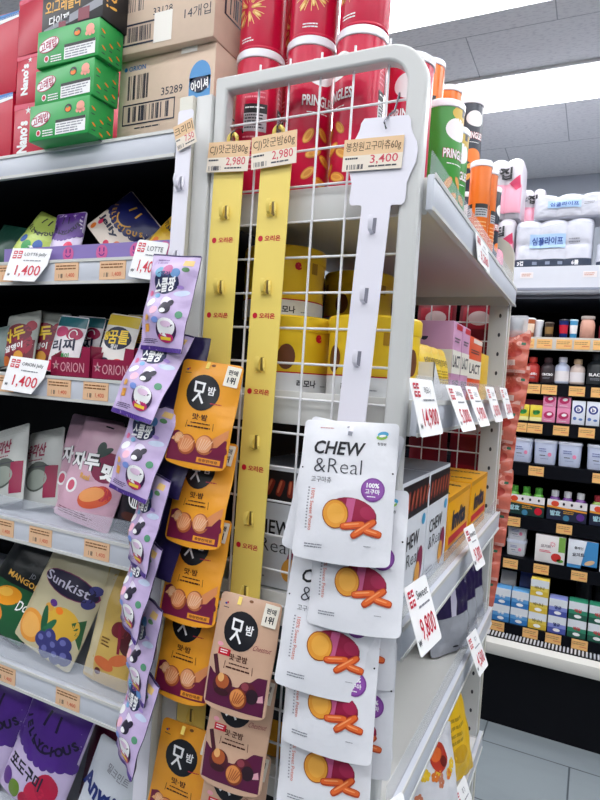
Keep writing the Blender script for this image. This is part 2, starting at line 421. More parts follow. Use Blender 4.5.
kraft(.200, .26, .149, '33128', 1).build('cardboard_carton', None, 'upper brown cardboard carton marked 14개입, number 33128', 'carton', 'brown cartons on the aisle top', None, (-.67, .895, 1.8215), (0, 0, 1.5))
GB = mat('23a04a', .35, 0, .03, 30)
def whale(w, d, h):
    a = Art(w, h); MAG = ink('b0124a')
    a.ell(.2, .42, .17, .085, MAG, 1, 12).ell(.2, .42, .16, .075, WHITE, 2, 12).t('고래밥', .2, .42, .27, MAG, 3, w=.28, bold=.02, rot=10)
    a.ell(.66, .25, .06, .05, BLACK, 1).ell(.66, .28, .045, .03, ORANGE, 2).ell(.655, .22, .02, .012, GREEN, 3).ell(.86, .24, .065, .055, ink('f2a38e'), 1).ell(.81, .36, .025, .025, ink('f2a38e'), 1).ell(.86, .38, .025, .025, ink('f2a38e'), 1).ell(.91, .36, .025, .025, ink('f2a38e'), 1)
    a.rect(.46, .52, .95, .92, WHITE, 1).rect(.46, .52, .95, .6, BLACK, 2).fine(.48, .64, .93, 4, .07, GREY, 2)
    a.ell(.17, .8, .04, .04, WHITE, 1).ell(.17, .8, .028, .028, RED, 2).fine(.24, .74, .42, 3, .07, WHITE, 1)
    r = Art(d, h)
    for u, v in ((.16, .3), (.2, .72), (.5, .55), (.5, .9), (.8, .35), (.8, .75)): r.ell(u, v, .09, .03, ORANGE, 1, -25).fine(u - .08, v + .14, u + .08, 1, .06, INKN, 1)
    return carton_mb(w, d, h, GB, front=a, right=r)
gb = whale(.137, .054, .0595).build('snack_carton', None, 'x', 'carton', 'green snack cartons on the aisle top')
place(gb, (-.8225, .732, 1.673), (0, 0, 0), 'bottom green snack carton in the stack of three')
place(gb, (-.818, .7355, 1.7331), (0, 0, -1), 'middle green snack carton in the stack of three')
place(gb, (-.811, .732, 1.7932), (0, 0, 1), 'topmost green snack carton under the black granola carton')
a = Art(.137, .066); a.t('오!그레놀라', .36, .42, .34, GOLD, 1, w=.6, bold=.02).t('다이제', .3, .78, .25, WHITE, 1, bold=.02)
a.npoly([(.05, .95), (.5, .72), (1, .5), (1, .72), (.5, .92), (.05, 1)], GREY, 1).rect(.62, .65, .8, .95, ink('7d1a34'), 2).rect(.3, .85, .42, 1, ink('7d1a34'), 2)
for i in range(9): a.ell(.68 + .035 * i, .3 + .05 * math.sin(i * 2.1), .014, .012, ink('c58a4a') if i % 2 else ink('7a2a22'), 2)
rr = Art(.058, .066); rr.t('오!', .3, .4, .4, GOLD, 1, rot=-80, bold=.01)
carton_mb(.137, .058, .066, mat('111116', .4, 0, 0), front=a, right=rr).build('snack_carton', None, 'black granola snack carton on top of the green cartons', 'carton', None, None, (-.808, .737, 1.8532), (0, 0, 0))
RB = mat('c20d36', .35, 0, .03, 30)
def redbox(w, d, h, txt):
    a = Art(w, h)
    if txt: a.t('Nano’s', .3, .5, .22, WHITE, 1, w=.75, bold=.05, rot=90).t('★', .46, .1, .12, WHITE, 1)
    a.npoly([(.0, .0), (1, 0), (1, .05), (0, .09)], ink('d94a66'), 1)
    return carton_mb(w, d, h, RB, front=a)
redbox(.083, .2, .1285, True).build('red_carton', None, 'bottom red carton with upright white lettering beside the green cartons', 'carton', 'red cartons on the aisle top', None, (-1.022, .905, 1.673), (0, 0, 2))
redbox(.08, .2, .0925, True).build('red_carton', None, 'middle red carton with upright white lettering beside the green cartons', 'carton', 'red cartons on the aisle top', None, (-1.02, .905, 1.802), (0, 0, 0))
redbox(.083, .2, .108, False).build('red_carton', None, 'plain red carton on top of the two lettered red cartons', 'carton', 'red cartons on the aisle top', None, (-1.016, .903, 1.895), (0, 0, -2))
rb3 = redbox(.13, .2, .157, False)
rb3.art(Art(.13, .157).npoly([(.0, .1), (1, .02), (1, .08), (0, .18)], WHITE, 1).npoly([(0, .02), (1, -.0), (1, .05), (0, .1)], BLUE, 1), lambda u, v, q: (u, -.1004 - q, v + .0785))
rb3 = rb3.build('red_carton', None, 'x', 'carton', 'red cartons on the aisle top')
place(rb3, (-1.133, .905, 1.673), (0, 0, 0), 'large red carton at the far left, lower of two')
place(rb3, (-1.133, .905, 1.8315), (0, 0, 2), 'large red carton at the far left, upper of two')

# ---- bags on the aisle shelves
def jelly_art(w, h, top, low, name_c, txt='JELLYCIOUS', fruit=None, sub=None, back=None, sub_c=None):
    a = Art(w, h)
    for i in range(9): a.ell(.06 + i * .11, .5 + .05 * math.cos((i - 4) * .6), .075, .075, top, 1)
    a.rect(.02, .02, .98, .52, top, 1)
    a.arc_t(txt, .5, .04, .5, .085, name_c, 3, -90, 11.5, .05)
    a.bar(.42, .12, .40, .26, .035, name_c, 2).bar(.58, .12, .60, .26, .035, name_c, 2).ring(.5, .3, .2, .225, name_c, 2, 14, 210, 330)
    if sub: a.t(sub, .38, .7, .13, sub_c or NAVY, 3, w=.6, bold=.03, rot=-4)
    for (u, v, r, c) in (fruit or []): a.ell(u, v, r, r, c, 2)
    return a
def bag(mbf, label, loc, rot, group=None, name='sweet_bag'):
    return mbf.build(name, None, label, 'sweets bag', group, None, loc, rot)
SG = 'sweets bags on the aisle shelves'
LIME = film('b9cf5a'); CRY = [ink('2b5aa8'), ink('3a7ad0'), WHITE]
bag(pouch_mb(.09, .1, .022, jelly_art(.09, .1, film('c3d86a'), None, NAVY, fruit=[(.25, .68, .1, CRY[0]), (.45, .8, .13, GREEN), (.72, .7, .12, CRY[0]), (.6, .85, .1, WHITE)]), LIME, seed=1), 'lime green jelly bag leaning on the purple strip shelf', (-.975, .81, 1.541), (-24, 20, 0), SG)
bag(pouch_mb(.078, .1, .022, jelly_art(.078, .1, film('5e2f92'), None, ink('2a1248'), fruit=[(.75, .72, .12, PINKRED), (.55, .86, .12, RED), (.85, .88, .1, RED)], sub=None), film('d9cbe8'), seed=2, wr=.25), 'bright purple jelly bag between the lime and the navy bags', (-.9, .805, 1.535), (-12, -1, 0), SG)
bag(pouch_mb(.108, .105, .026, jelly_art(.108, .105, film('1c2266'), None, GOLD, fruit=[(.2, .75, .06, PINKRED), (.8, .8, .08, ORANGE), (.15, .9, .06, ORANGE), (.62, .92, .06, PINKRED)], sub='Jelly'), film('efe0d2'), seed=3), 'navy topped cream jelly bag lying tilted on the purple strip shelf', (-.785, .83, 1.556), (-22, 44, 0), SG)
bag(pouch_mb(.07, .085, .024, jelly_art(.07, .085, film('e8b426'), None, NAVY, fruit=[(.3, .8, .1, ORANGE), (.7, .78, .1, GREEN)]), film('eec23c'), seed=4), 'golden yellow jelly bag near the white clip strip', (-.672, .83, 1.532), (-24, 30, 0), SG)
bag(pouch_mb(.1, .09, .02, None, film('1d4a3c'), seed=5), 'dark green bag at the left edge of the purple strip shelf', (-1.075, .82, 1.531), (-20, 10, 0), SG)
# shelf with the red trays
def plum():
    w, h = .095, .115; a = Art(w, h); MA = ink('7a1030')
    a.rect(.03, .02, .97, .16, ink('b9bcb4'), 1).ell(.5, .42, .4, .22, MA, 1).ell(.25, .62, .22, .22, ink('8e1432'), 1).ell(.7, .62, .25, .25, ink('a01636'), 1)
    a.rect(.02, .55, .98, .97, ink('6a1028'), 1).ell(.65, .83, .13, .12, ink('e0a03c'), 2).ell(.3, .88, .12, .1, ink('c46a2c'), 2).ell(.85, .3, .12, .12, ink('a5203a'), 1)
    a.t('자두', .42, .44, .26, YEL, 3, w=.66, bold=.035, rot=12).t('알맹이', .5, .66, .12, WHITE, 3, w=.5, bold=.03, rot=10)
    return pouch_mb(w, h, .022, a, film('a8aca4'), seed=6)
pb = plum().build('sweet_bag', None, 'x', 'sweets bag', SG)
place(pb, (-1.012, .805, 1.342), (-14, -8, 0), 'dark red plum jelly bag behind the ORION price card, left of two')
place(pb, (-.966, .825, 1.347), (-14, 4, 0), 'dark red plum jelly bag touching the red tray, right of two')
bag(pouch_mb(.08, .085, .02, None, film('6d7f7c'), seed=8), 'grey green bag at the left edge beside the plum jelly bags', (-1.07, .795, 1.324), (-12, -10, 0), SG)
TRAY = mat('8f1540', .4, 0, .03)
def tray(w, label, x):
    m = MB(); y0, y1 = .756, .95
    m.prism([(-w / 2, 0), (w / 2, 0), (w / 2, .052), (w / 2 - .02, .054), (w / 2 - .023, .034), (-w / 2, .034)], y0, y0 + .001, TRAY)
    m.box(-w / 2, w / 2, y0, y1, -.0, .001, TRAY).prism([(y0, 0), (y1, 0), (y1, .09), (y0 + .03, .05), (y0, .034)], -w / 2, -w / 2 + .001, TRAY, 'x')
    m.prism([(y0, 0), (y1, 0), (y1, .09), (y0 + .03, .055), (y0, .055)], w / 2 - .001, w / 2, TRAY, 'x')
    a = Art(w, .034); a.t('ORION', .56, .5, .5, ink('d8a2ac'), 1, w=.6, bold=.0).ell(.14, .42, .03, .03, ink('d8a2ac'), 1).t('★', .14, .4, .5, ink('d8a2ac'), 1)
    m.art(a, lambda u, v, q: (u, y0 - .0003 - q, .017 + v))
    return m.build('display_tray', None, label, 'display tray', 'red display trays', None, (x, 0, 1.2795))
tray(.094, 'red ORION display tray holding teal lychee pouches', -.823); tray(.092, 'red ORION display tray holding yellow topped pouches', -.725)
def litchi():
    w, h = .074, .108; a = Art(w, h); T = film('1e6670')
    a.rect(.02, .02, .98, .2, T, 1).ell(.3, .3, .22, .14, ink('c8306a'), 2).ell(.72, .32, .24, .16, ink('b01a50'), 2).ring(.7, .33, .1, .13, WHITE, 3, 12, 0, 300)
    a.t('리찌', .48, .53, .2, NAVY, 3, w=.72, bold=.022, rot=8).t('알맹이', .52, .72, .1, GREEN, 3, w=.45, bold=.03, rot=8).ell(.15, .9, .12, .14, PINKRED, 2).ell(.85, .88, .12, .14, PINKRED, 2)
    return pouch_mb(w, h, .014, a, film('ece6ea'), T, seed=9)
lt = litchi().build('sweet_bag', None, 'x', 'sweets bag', 'lychee pouches in the red tray')
place(lt, (-.868, .79, 1.337), (-12, 4, 0), 'teal topped white lychee pouch at the front of its red tray')
for k in range(1, 5): place(lt, (-.862 + .006 * k, .79 + .03 * k, 1.3405), (-12, 3, 0), 'teal topped lychee pouch lined up behind the front lychee pouch')
def worm():
    w, h = .074, .112; a = Art(w, h)
    a.rect(.02, .02, .98, .2, ink('d7b92c'), 1).ell(.5, .4, .42, .28, NAVY, 2).t('꿈틀', .55, .38, .22, YEL, 3, w=.6, bold=.02, rot=4).t('왕', .17, .38, .15, YEL, 3, bold=.04).t('젤리', .5, .54, .08, WHITE, 3)
    a.ell(.72, .84, .22, .19, ink('e2483e'), 2).ell(.25, .82, .2, .13, NAVY, 2, 20).ell(.4, .92, .14, .08, GREEN, 2)
    return pouch_mb(w, h, .014, a, film('ece9e4'), film('d7b92c'), seed=10)
wb = worm().build('sweet_bag', None, 'x', 'sweets bag', 'yellow topped pouches in the red tray')
place(wb, (-.747, .79, 1.339), (-12, 6, 0), 'yellow topped white peach pouch at the front of its red tray')
for k in range(1, 4): place(wb, (-.741 + .005 * k, .79 + .032 * k, 1.343), (-12, 3, 0), 'yellow topped pouch lined up behind the front peach pouch')
# shelf with silver and pink bags
SIL = film('b9bcb8')
def silver():
    w, h = .098, .155; a = Art(w, h)
    a.ell(.5, .62, .36, .3, ink('4c524c'), 1).ell(.5, .66, .28, .2, ink('8b938a'), 2).rect(.72, .5, .97, .9, ink('8c1240'), 2).bar(.2, .5, .8, .5, .02, DGREY, 3)
    a.t('용각산', .38, .28, .18, ink('8c1240'), 3, w=.6, bold=.03).fine(.2, .4, .7, 1, .03, ink('8c1240'), 2)
    for i in range(5): a.rect(.04, .03 + .02 * i, .96, .034 + .02 * i, ink('8f928e'), 1)
    return pouch_mb(w, h, .024, a, SIL, seed=11)
sb = silver().build('sweet_bag', None, 'x', 'sweets bag', SG)
place(sb, (-1.02, .80, 1.096), (-16, -17, 0), 'silver pouch with crimson panel at the left edge of the photo')
place(sb, (-.955, .825, 1.095), (-16, -14, 0), 'silver pouch with crimson panel leaning beside the pale pink bags')
def pinkbag():
    w, h = .135, .185; a = Art(w, h); DK = ink('5a2440')
    a.ell(.74, .42, .24, .2, ink('7e1c44'), 1, 15).ell(.6, .3, .16, .05, ink('28403a'), 2, 35).ell(.56, .26, .07, .09, ink('28403a'), 2)
    a.t('자두', .36, .42, .18, WHITE, 4, w=.5, bold=.04, rot=8).t('자두', .36, .42, .18, BLACK, 3, w=.54, bold=.1, rot=8).t('맛', .78, .46, .16, WHITE, 4, w=.22, bold=.07).t('맛', .78, .46, .16, BLACK, 3, w=.25, bold=.14)
    a.t('Real', .45, .56, .055, GOLD, 4, bold=.02).ell(.68, .72, .26, .14, ink('d8603e'), 2, 24).ell(.64, .7, .2, .09, ink('efa060'), 3, 24).ell(.8, .66, .12, .1, ink('c23a48'), 2).ell(.25, .68, .1, .1, WHITE, 2).ell(.25, .68, .06, .07, ink('cf5a74'), 3)
    a.fine(.12, .9, .8, 3, .02, ink('7a4a5a'), 2).rect(.44, .04, .58, .055, BLACK, 2)
    return pouch_mb(w, h, .03, a, film('d3aabc'), seed=12)
pk = pinkbag().build('sweet_bag', None, 'x', 'sweets bag', SG)
place(pk, (-.79, .80, 1.11), (-14, 8, 0), 'pale pink peach sweets bag, the front one of two')
place(pk, (-.858, .838, 1.112), (-14, 3, 0), 'pale pink peach sweets bag mostly hidden behind the front pink bag')
a = Art(.07, .1); a.ell(.6, .35, .28, .28, WHITE, 1).ell(.6, .35, .24, .24, BLACK, 2)
for i in range(5): a.bar(.45 + i * .06, .18, .5 + i * .06, .52, .03, WHITE, 3)
a.ell(.5, .7, .3, .1, BROWN, 2)
bag(pouch_mb(.075, .1, .02, a, film('191a20'), seed=13), 'black bag with a round white emblem behind the lilac packets', (-.695, .80, 1.065), (-12, 5, 0), SG)
bag(pouch_mb(.13, .1, .02, None, film('b9899e'), seed=14), 'pink bag lying deep on the shelf behind the peach bags', (-.80, .92, 1.065), (-30, 5, 0), SG)
bag(pouch_mb(.13, .12, .02, None, film('3b3f44'), seed=15), 'dark grey bag deep on the shelf behind the silver pouches', (-1.0, .92, 1.075), (-25, -5, 0), SG)
# citrus / gold shelf
def mango():
    w, h = .14, .19; a = Art(w, h)
    a.npoly([(.03, .55), (.97, .42), (.97, .97), (.03, .97)], ink('1f5a34'), 1).ell(.45, .62, .25, .13, ink('ec9a20'), 2, 25).ell(.4, .6, .13, .06, ink('f6bd4a'), 3, 25).ell(.3, .84, .24, .15, ink('ee9233'), 2).ell(.3, .84, .19, .11, ink('f7bf7c'), 3)
    a.t('MANGOES', .6, .4, .06, GOLD, 3, w=.62, bold=.02, rot=4).t('JD', .68, .32, .06, GREY, 3, bold=0).t('Dole', .82, .6, .1, WHITE, 4, w=.3, bold=.01, rot=18, shear=.3)
    return pouch_mb(w, h, .03, a, film('161b1c'), seed=16)
bag(mango(), 'black and green mango jelly bag on the citrus shelf', (-.98, .81, .860), (-16, 20, 0), SG)
def sunk():
    w, h = .15, .2; a = Art(w, h); MR = ink('1c1634'); BL = ink('3a3a78')
    a.ell(.55, .33, .44, .14, ink('7a2a5a'), 1, 3).ell(.55, .33, .425, .128, MR, 2, 3).t('Sunkist', .5, .33, .085, ink('c9c6d8'), 3, w=.72, bold=.01, rot=3)
    a.ell(.9, .26, .09, .06, BL, 2, 20).ell(.88, .39, .09, .06, BL, 2, 20)
    a.ell(.25, .82, .24, .19, ink('e99b3c'), 1).ell(.24, .82, .18, .14, ink('f2b45e'), 2).ell(.68, .66, .25, .2, ink('dcae3c'), 1).npoly([(.95, .52), (1.0, .8), (.8, .6)], ink('2c5a34'), 1)
    a.ell(.43, .7, .05, .17, ink('1f5a3c'), 2, 20).ell(.52, .75, .05, .17, ink('2a6a46'), 2, -30)
    for (u, v) in ((.5, .86), (.6, .8), (.7, .86), (.82, .8), (.6, .93), (.76, .93), (.88, .9)): a.ell(u, v, .095, .095, BL, 3).ell(u - .02, v - .015, .04, .035, ink('6d70b0'), 4)
    a.ell(.45, .53, .06, .04, PURP, 2).ell(.42, .58, .07, .045, ink('d8a040'), 2).ell(.58, .56, .06, .04, ORANGE, 2)
    return pouch_mb(w, h, .03, a, film('c9bf9c'), seed=17)
bag(sunk(), 'cream citrus candy bag with blueberries and oranges printed on it', (-.852, .80, .862), (-16, 15, 0), SG)
def gold():
    w, h = .115, .19; a = Art(w, h)
    a.rect(.03, .02, .25, .97, ink('cbbd98'), 1).ell(.75, .25, .2, .24, ink('5b1c22'), 2).ell(.62, .5, .15, .12, ink('6f2028'), 2).ell(.85, .58, .2, .2, ink('4b161c'), 2).ell(.72, .75, .2, .08, ink('c8683a'), 2, 20).ell(.45, .82, .2, .08, ink('c8683a'), 2, -10)
    a.bar(.6, .45, .68, .7, .05, ink('7e1c34'), 3).fine(.3, .6, .5, 3, .03, ink('6b4a20'), 3).ell(.35, .9, .06, .05, ink('5a1f22'), 3)
    return pouch_mb(w, h, .03, a, film('c9a85a', .6), seed=18, wr=.2)
bag(gold(), 'shiny gold candy bag beside the citrus candy bag', (-.715, .80, .846), (-14, 2, 0), SG)
bag(pouch_mb(.14, .15, .02, None, film('6f6238'), seed=19), 'dull olive bag deep on the shelf behind the gold bag', (-.76, .93, .83), (-10, 5, 0), SG)
# bottom visible shelf
def grape(): 
    return jelly_art(.155, .2, film('4f2a86'), None, ink('170c30'), fruit=[(.75, .72, .16, ink('b3123e')), (.62, .84, .16, ink('c41a44')), (.82, .9, .14, ink('9c1038')), (.3, .9, .1, ink('6a8a2e')), (.12, .86, .1, PURP), (.48, .93, .08, ink('b3123e'))], sub='포도구미', sub_c=ink('1c1a30'))
gbag = pouch_mb(.155, .2, .034, grape(), film('c9b9dc'), seed=20).build('sweet_bag', None, 'x', 'sweets bag', SG)
place(gbag, (-.878, .80, .567), (-14, 12, 0), 'large violet grape jelly bag with black arched lettering, fully in view')
place(gbag, (-1.04, .80, .567), (-14, 14, 0), 'large violet grape jelly bag cut off at the left edge')
def anyt():
    w, h = .14, .17; a = Art(w, h)
    a.t('Anytime', .46, .5, .24, ink('1a2a6e'), 3, w=.98, bold=.04, rot=-8).t('밀크민트', .5, .22, .08, GREY, 3, rot=-6).npoly([(.03, .8), (.97, .62), (.97, .97), (.03, .97)], ink('1a2f78'), 1).ell(.8, .8, .2, .06, ink('2c6a58'), 2).t('milk', .4, .86, .1, WHITE, 3)
    return pouch_mb(w, h, .03, a, film('c9ced6', .6), seed=21)
bag(anyt(), 'silver and navy mint candy bag with large Anytime lettering', (-.7, .79, .545), (-14, 10, 0), SG)
bag(pouch_mb(.13, .17, .03, None, film('1f4a86'), seed=22), 'blue bag standing behind the silver and navy mint bag', (-.69, .87, .555), (-10, 6, 0), SG)
bag(pouch_mb(.10, .15, .03, None, film('5a1330'), seed=23), 'deep red bag between the grape jelly and mint bags', (-.785, .86, .545), (-10, 2, 0), SG)

# ================================================================== SHELF END (wire sided unit)
EX0, EX1, EY0, EY1 = -.562, -.214, .76, 1.655
E_Z = [1.573, 1.28, .982, .725, .385]
ec = thing('end_shelf_unit', 'white metal shelf unit with a round cornered wire grid side', 'shelf unit')
def frame_outline(x0, x1, top, r, th):
    P = [(x0, 0), (x0, top)]
    for i in range(9): a = math.radians(90 - 90 * i / 8); P.append((x1 - r + r * math.cos(a), top - r + r * math.sin(a)))
    P.append((x1, 0)); P.append((x1 - th * 1.25, 0)); r2 = r - th
    for i in range(9): a = math.radians(90 * i / 8); P.append((x1 - th * 1.25 - r2 + r2 * math.cos(a), top - th - r2 + r2 * math.sin(a)))
    P += [(x0 + th, top - th), (x0 + th, 0)]
    return P
def wires(name, y, z1):
    m = MB(); x = -.476
    while x < -.235: m.tube([(x, y, .05), (x, y, z1 + .03)], .0018, WIRE, 8); x += .05
    z = z1 - .052
    while z > .08: m.tube([(-.53, y + .003, z), (-.226, y + .003, z)], .0018, WIRE, 8); z -= .0507
    return m
m = MB().prism(frame_outline(-.546, -.219, 1.747, .055, .0215), .752, .774, POSTW)
fr = m.build('side_frame', ec)
bv = fr.modifiers.new('bevel', 'BEVEL'); bv.width = .004; bv.segments = 3; bv.limit_method = 'ANGLE'; bv.angle_limit = math.radians(50)
wires('wire_grid', .765, 1.73).build('wire_grid', ec)
m = MB().prism(frame_outline(-.541, -.215, 1.712, .055, .0215), EY1, EY1 + .022, CREAM)
m.build('side_frame', ec)
wires('wire_grid', EY1 + .01, 1.64).build('wire_grid', ec)
SLOT = ink('30323a')
m = MB().box(-.262, -.217, EY1 - .03, EY1 - .002, 0, 1.57, POSTW)
pa = Art(.045, 1.5)
for i in range(30): pa.ell(.62, .02 + i * .0333, .07, .12, SLOT, 1)
m.art(pa, lambda u, v, q: (u - .2395, EY1 - .0302 - q, v + .78)); m.build('slotted_post', ec)
for k, z in enumerate(E_Z):
    b = MB().box(EX0, EX1, .778, EY1 - .032, z - .024, z - .002, METAL_W).build('shelf_board', ec)
    r = MB(); y0, y1 = .762, EY1 + .004
    r.box(EX1 + .001, EX1 + .011, y0, y1, z - .044, z + .002, RAILW, .002).box(EX1 + .0105, EX1 + .0125, y0, y1, z - .004, z + .003, METAL_W).box(EX1 + .0105, EX1 + .0125, y0, y1, z - .045, z - .04, METAL_W)
    r.box(EX0, EX1, .775, .779, z - .046, z + .003, METAL_W, .0015).box(EX0, EX1, EY1 - .034, EY1 - .031, z - .046, z, METAL_W)
    r.build('price_rail', b)
    if k in (0, 1, 2, 3): MB().box(EX1 + .0015, EX1 + .003, y0 + .01, y1 - .03, z + .0025, z + .036, CLEAR).build('clear_lip', ec)
MB().box(EX0, EX0 + .004, .79, EY1 - .04, .1, 1.53, DARKIN).build('back_panel', ec)
MB().box(EX0, EX1 - .01, .78, EY1 - .035, 0, .11, METAL_W).build('base_plinth', ec)

# ---- clip strips with hooks, price label and hanging ring
YS = mat('f3d96e', .42, 0, .03, 20, .05); WS = mat('eceaf4', .4, 0, .02, 20, .05); SH = ink('6f5f2a'); SHW = ink('7c7c88')
def label_card(w, h, name, price, parent, x, z, y, rot):
    a = Art(w, h); a.rect(0, 0, 1, .52, ink('ecc79a'), 1).rect(0, .52, 1, 1, ink('efe3d2'), 1)
    a.t(name, .5, .27, .34, ink('5a3a20'), 2, w=.92, bold=-.0).t(price, .7, .68, .3, ink('d8485a'), 2, w=.46, bold=.005).fine(.04, .58, .3, 1, .12, DGREY, 2).barcode(.05, .8, .36, .95, INKN, 2, 24).fine(.45, .86, .95, 1, .1, DGREY, 2)
    m = MB().box(-w / 2, w / 2, -.0003, .0003, -h / 2, h / 2, card('f2ebe0')); m.art(a, lambda u, v, q: (u, -.0004 - q, v))
    return m.build('price_label', parent, None, None, None, None, (x, y, z), (0, rot, 0))
def hook_part(parent, colr, dark, x, z, style, out=.016):
    m = MB()
    m.box(x - .0015, x + .0035, -.0012, -.0009, z - .013, z + .007, dark)
    for dx in (-.0062, .0062):
        if style: m.tube([(x + dx * .55, -.0008, z + .006), (x + dx, -.004, z - .008), (x + dx * 1.1, -.003, z - .014)], .0018, colr, 6)
    sx = max(0, out - .016) * .62
    T = [(x - .001, -.001, z - .014), (x - .001 + sx * .75, -out * .75, z - .01), (x - .0005 + sx, -out, z - .001), (x + sx * .95, -out * .9, z + .008)]
    P = []
    for a, b in ((-.0028, 0), (.0028, 0)):
        P += [(p[0] + a, p[1], p[2]) for p in T]
    F = [(i, i + 1, 4 + i + 1, 4 + i) for i in range(3)]
    m.add(P + [(p[0], p[1] + .0008, p[2]) for p in P], F + [tuple(8 + q for q in f[::-1]) for f in F], colr)
    return m.build('hook', parent)
def clip_strip(nm, label, x, y, w, z0, z1, colr, dark, hooks, logos, group, lean=0, head=False, logo='오리온'):
    o = thing('clip_strip', label, 'clip strip', (x, y, 0), (0, lean, 0), group)
    m = MB()
    if head:
        hw = .039
        R_ = [(w / 2, z0), (w / 2, 1.536), (w / 2 + .002, 1.538), (hw - .004, 1.538), (hw - .001, 1.541), (hw, 1.546), (hw - .001, 1.566), (hw + .003, 1.578), (hw + .008, 1.592), (hw + .009, 1.606), (hw + .006, 1.618), (hw - .001, 1.63), (hw - .004, 1.638), (hw - .005, 1.646), (hw - .009, 1.652)]
        P = R_ + [(-x_, z_) for x_, z_ in R_[::-1]]
    else: P = outline(w, z1 - z0, .004, 3, step=1); P = [(a, b + (z0 + z1) / 2) for a, b in P]
    m.prism(P, -.0007, .0007, colr)
    a = Art(w, 1)
    for z in logos:
        a.p.append(([(x_ - w * .33, y_ + z) for x_, y_ in outline(.0078, .0084, .0038, 3, step=1)], None, RED, 1))
        vs, fs, W, H = glyphs(logo, .03); k = .0082 / H
        a.p.append(([(vx * k * 1.12 + w * .07, vy * k + z) for vx, vy in vs], fs, RED, 1))
    if logos: m.art(a, lambda u, v, q: (u, -.0008 - q, v))
    m.build('strip', o)
    for z in hooks: hook_part(o, colr, dark, 0, z if isinstance(z, float) else z[0], not head, .016 if isinstance(z, float) else z[1])
    return o
hk = [1.545, 1.433, 1.322, 1.209, 1.097, (.987, .05)]
s = clip_strip('y', 'yellow clip strip on the left, hung with orange chestnut pouches', -.530, .749, .052, .62, 1.612, YS, SH, [1.545, 1.434, (1.309, .05), 1.209, 1.097, 0.985, (.777, .05)], [1.501, 1.389], 'yellow clip strips', .7)
label_card(.073, .044, 'CJ)맛군밤80g', '2,980', s, .001, 1.622, -.006, 3)
def hang_ring(parent, x, z, colr):
    r = MB(); r.tube([(x + .0075 * math.cos(i * PI / 8), -.001, z + .0085 * math.sin(i * PI / 8)) for i in range(16)], .0032, colr, 6, True); r.build('hanging_tab', parent)
    k = MB(); k.tube([(x, -.006, z - .002), (x + .001, -.008, z + .006), (x + .002, .004, z + .018), (x + .002, .018, z + .024), (x + .002, .021, z + .018)], .0013, CHROME, 6); k.build('wire_hook', parent)
hang_ring(s, .004, 1.648, YS)
s = clip_strip('y', 'yellow clip strip in the middle, mostly empty with brown pouches below', -.450, .749, .05, .66, 1.612, YS, SH, hk + [.81, .70], [1.5, 1.389, 1.279, 1.167, 1.052], 'yellow clip strips', .7)
label_card(.073, .046, 'CJ)맛군밤60g', '2,980', s, -.002, 1.623, -.006, -3)
hang_ring(s, .001, 1.649, YS)
s = clip_strip('w', 'white clip strip with a wide head, hung with white sweet potato pouches', -.353, .749, .04, .68, 1.65, WS, SHW, [1.514, 1.422, 1.338, (1.243, .047), 1.165, 1.08, .995, .91], [], None, 2.9, True)
label_card(.083, .042, '봉창원고구마츄60g', '3,400', s, -.012, 1.604, -.003, -1)
k = MB(); k.tube([(.004, -.006, 1.634), (.001, -.008, 1.642), (.004, .002, 1.656), (.006, .012, 1.664), (.008, .018, 1.69), (.008, .02, 1.68)], .0014, CHROME, 6); k.build('wire_hook', s)
s = clip_strip('w2', 'white clip strip behind the lilac packets at the aisle shelf end', -.598, .722, .027, .62, 1.69, WS, SHW, [1.585, 1.475, 1.36, 1.25, 1.13, 1.01, .9, .8], [], None, .8)
label_card(.036, .038, '크리미', '7,50', s, .004, 1.652, -.004, -18)

# ---- pouches on the clip strips
def potato(a, u, v, k=1):
    a.ell(u, v, .25 * k, .15 * k, ink('8a1238'), 1, -8).ell(u + .02, v - .025, .2 * k, .1 * k, ink('94153e'), 2, -8).ell(u + .16 * k, v - .01, .08 * k, .06 * k, ink('a3234c'), 3, -20)
    a.npoly([(u - .06 * k, v - .1 * k), (u + .03 * k, v - .105 * k), (u - .0 * k, v + .09 * k), (u - .08 * k, v + .07 * k)], ink('c25a88'), 3) if k == 1 else None
    a.ell(u - .165 * k, v + .015, .135 * k, .145 * k, ink('9c4a24'), 4, 12).ell(u - .165 * k, v + .015, .125 * k, .135 * k, ink('e29a34'), 5, 12).ell(u - .16 * k, v + .01, .09 * k, .1 * k, ink('e9a945'), 6, 12)
    for du, dv, L, r in ((.02, .105, .26, 10), (.13, .125, .3, 38), (.22, .15, .18, -12)):
        a.stick(u + du * k, v + dv * k * .8, L * k, .075 * k, r, ink('b8431c'), 6).stick(u + du * k, v + dv * k * .8 - .004, L * k * .92, .05 * k, r, ink('e2692c'), 7).stick(u + du * k - .01, v + dv * k * .8 - .008, L * k * .6, .014 * k, r, ink('f09a62'), 8)
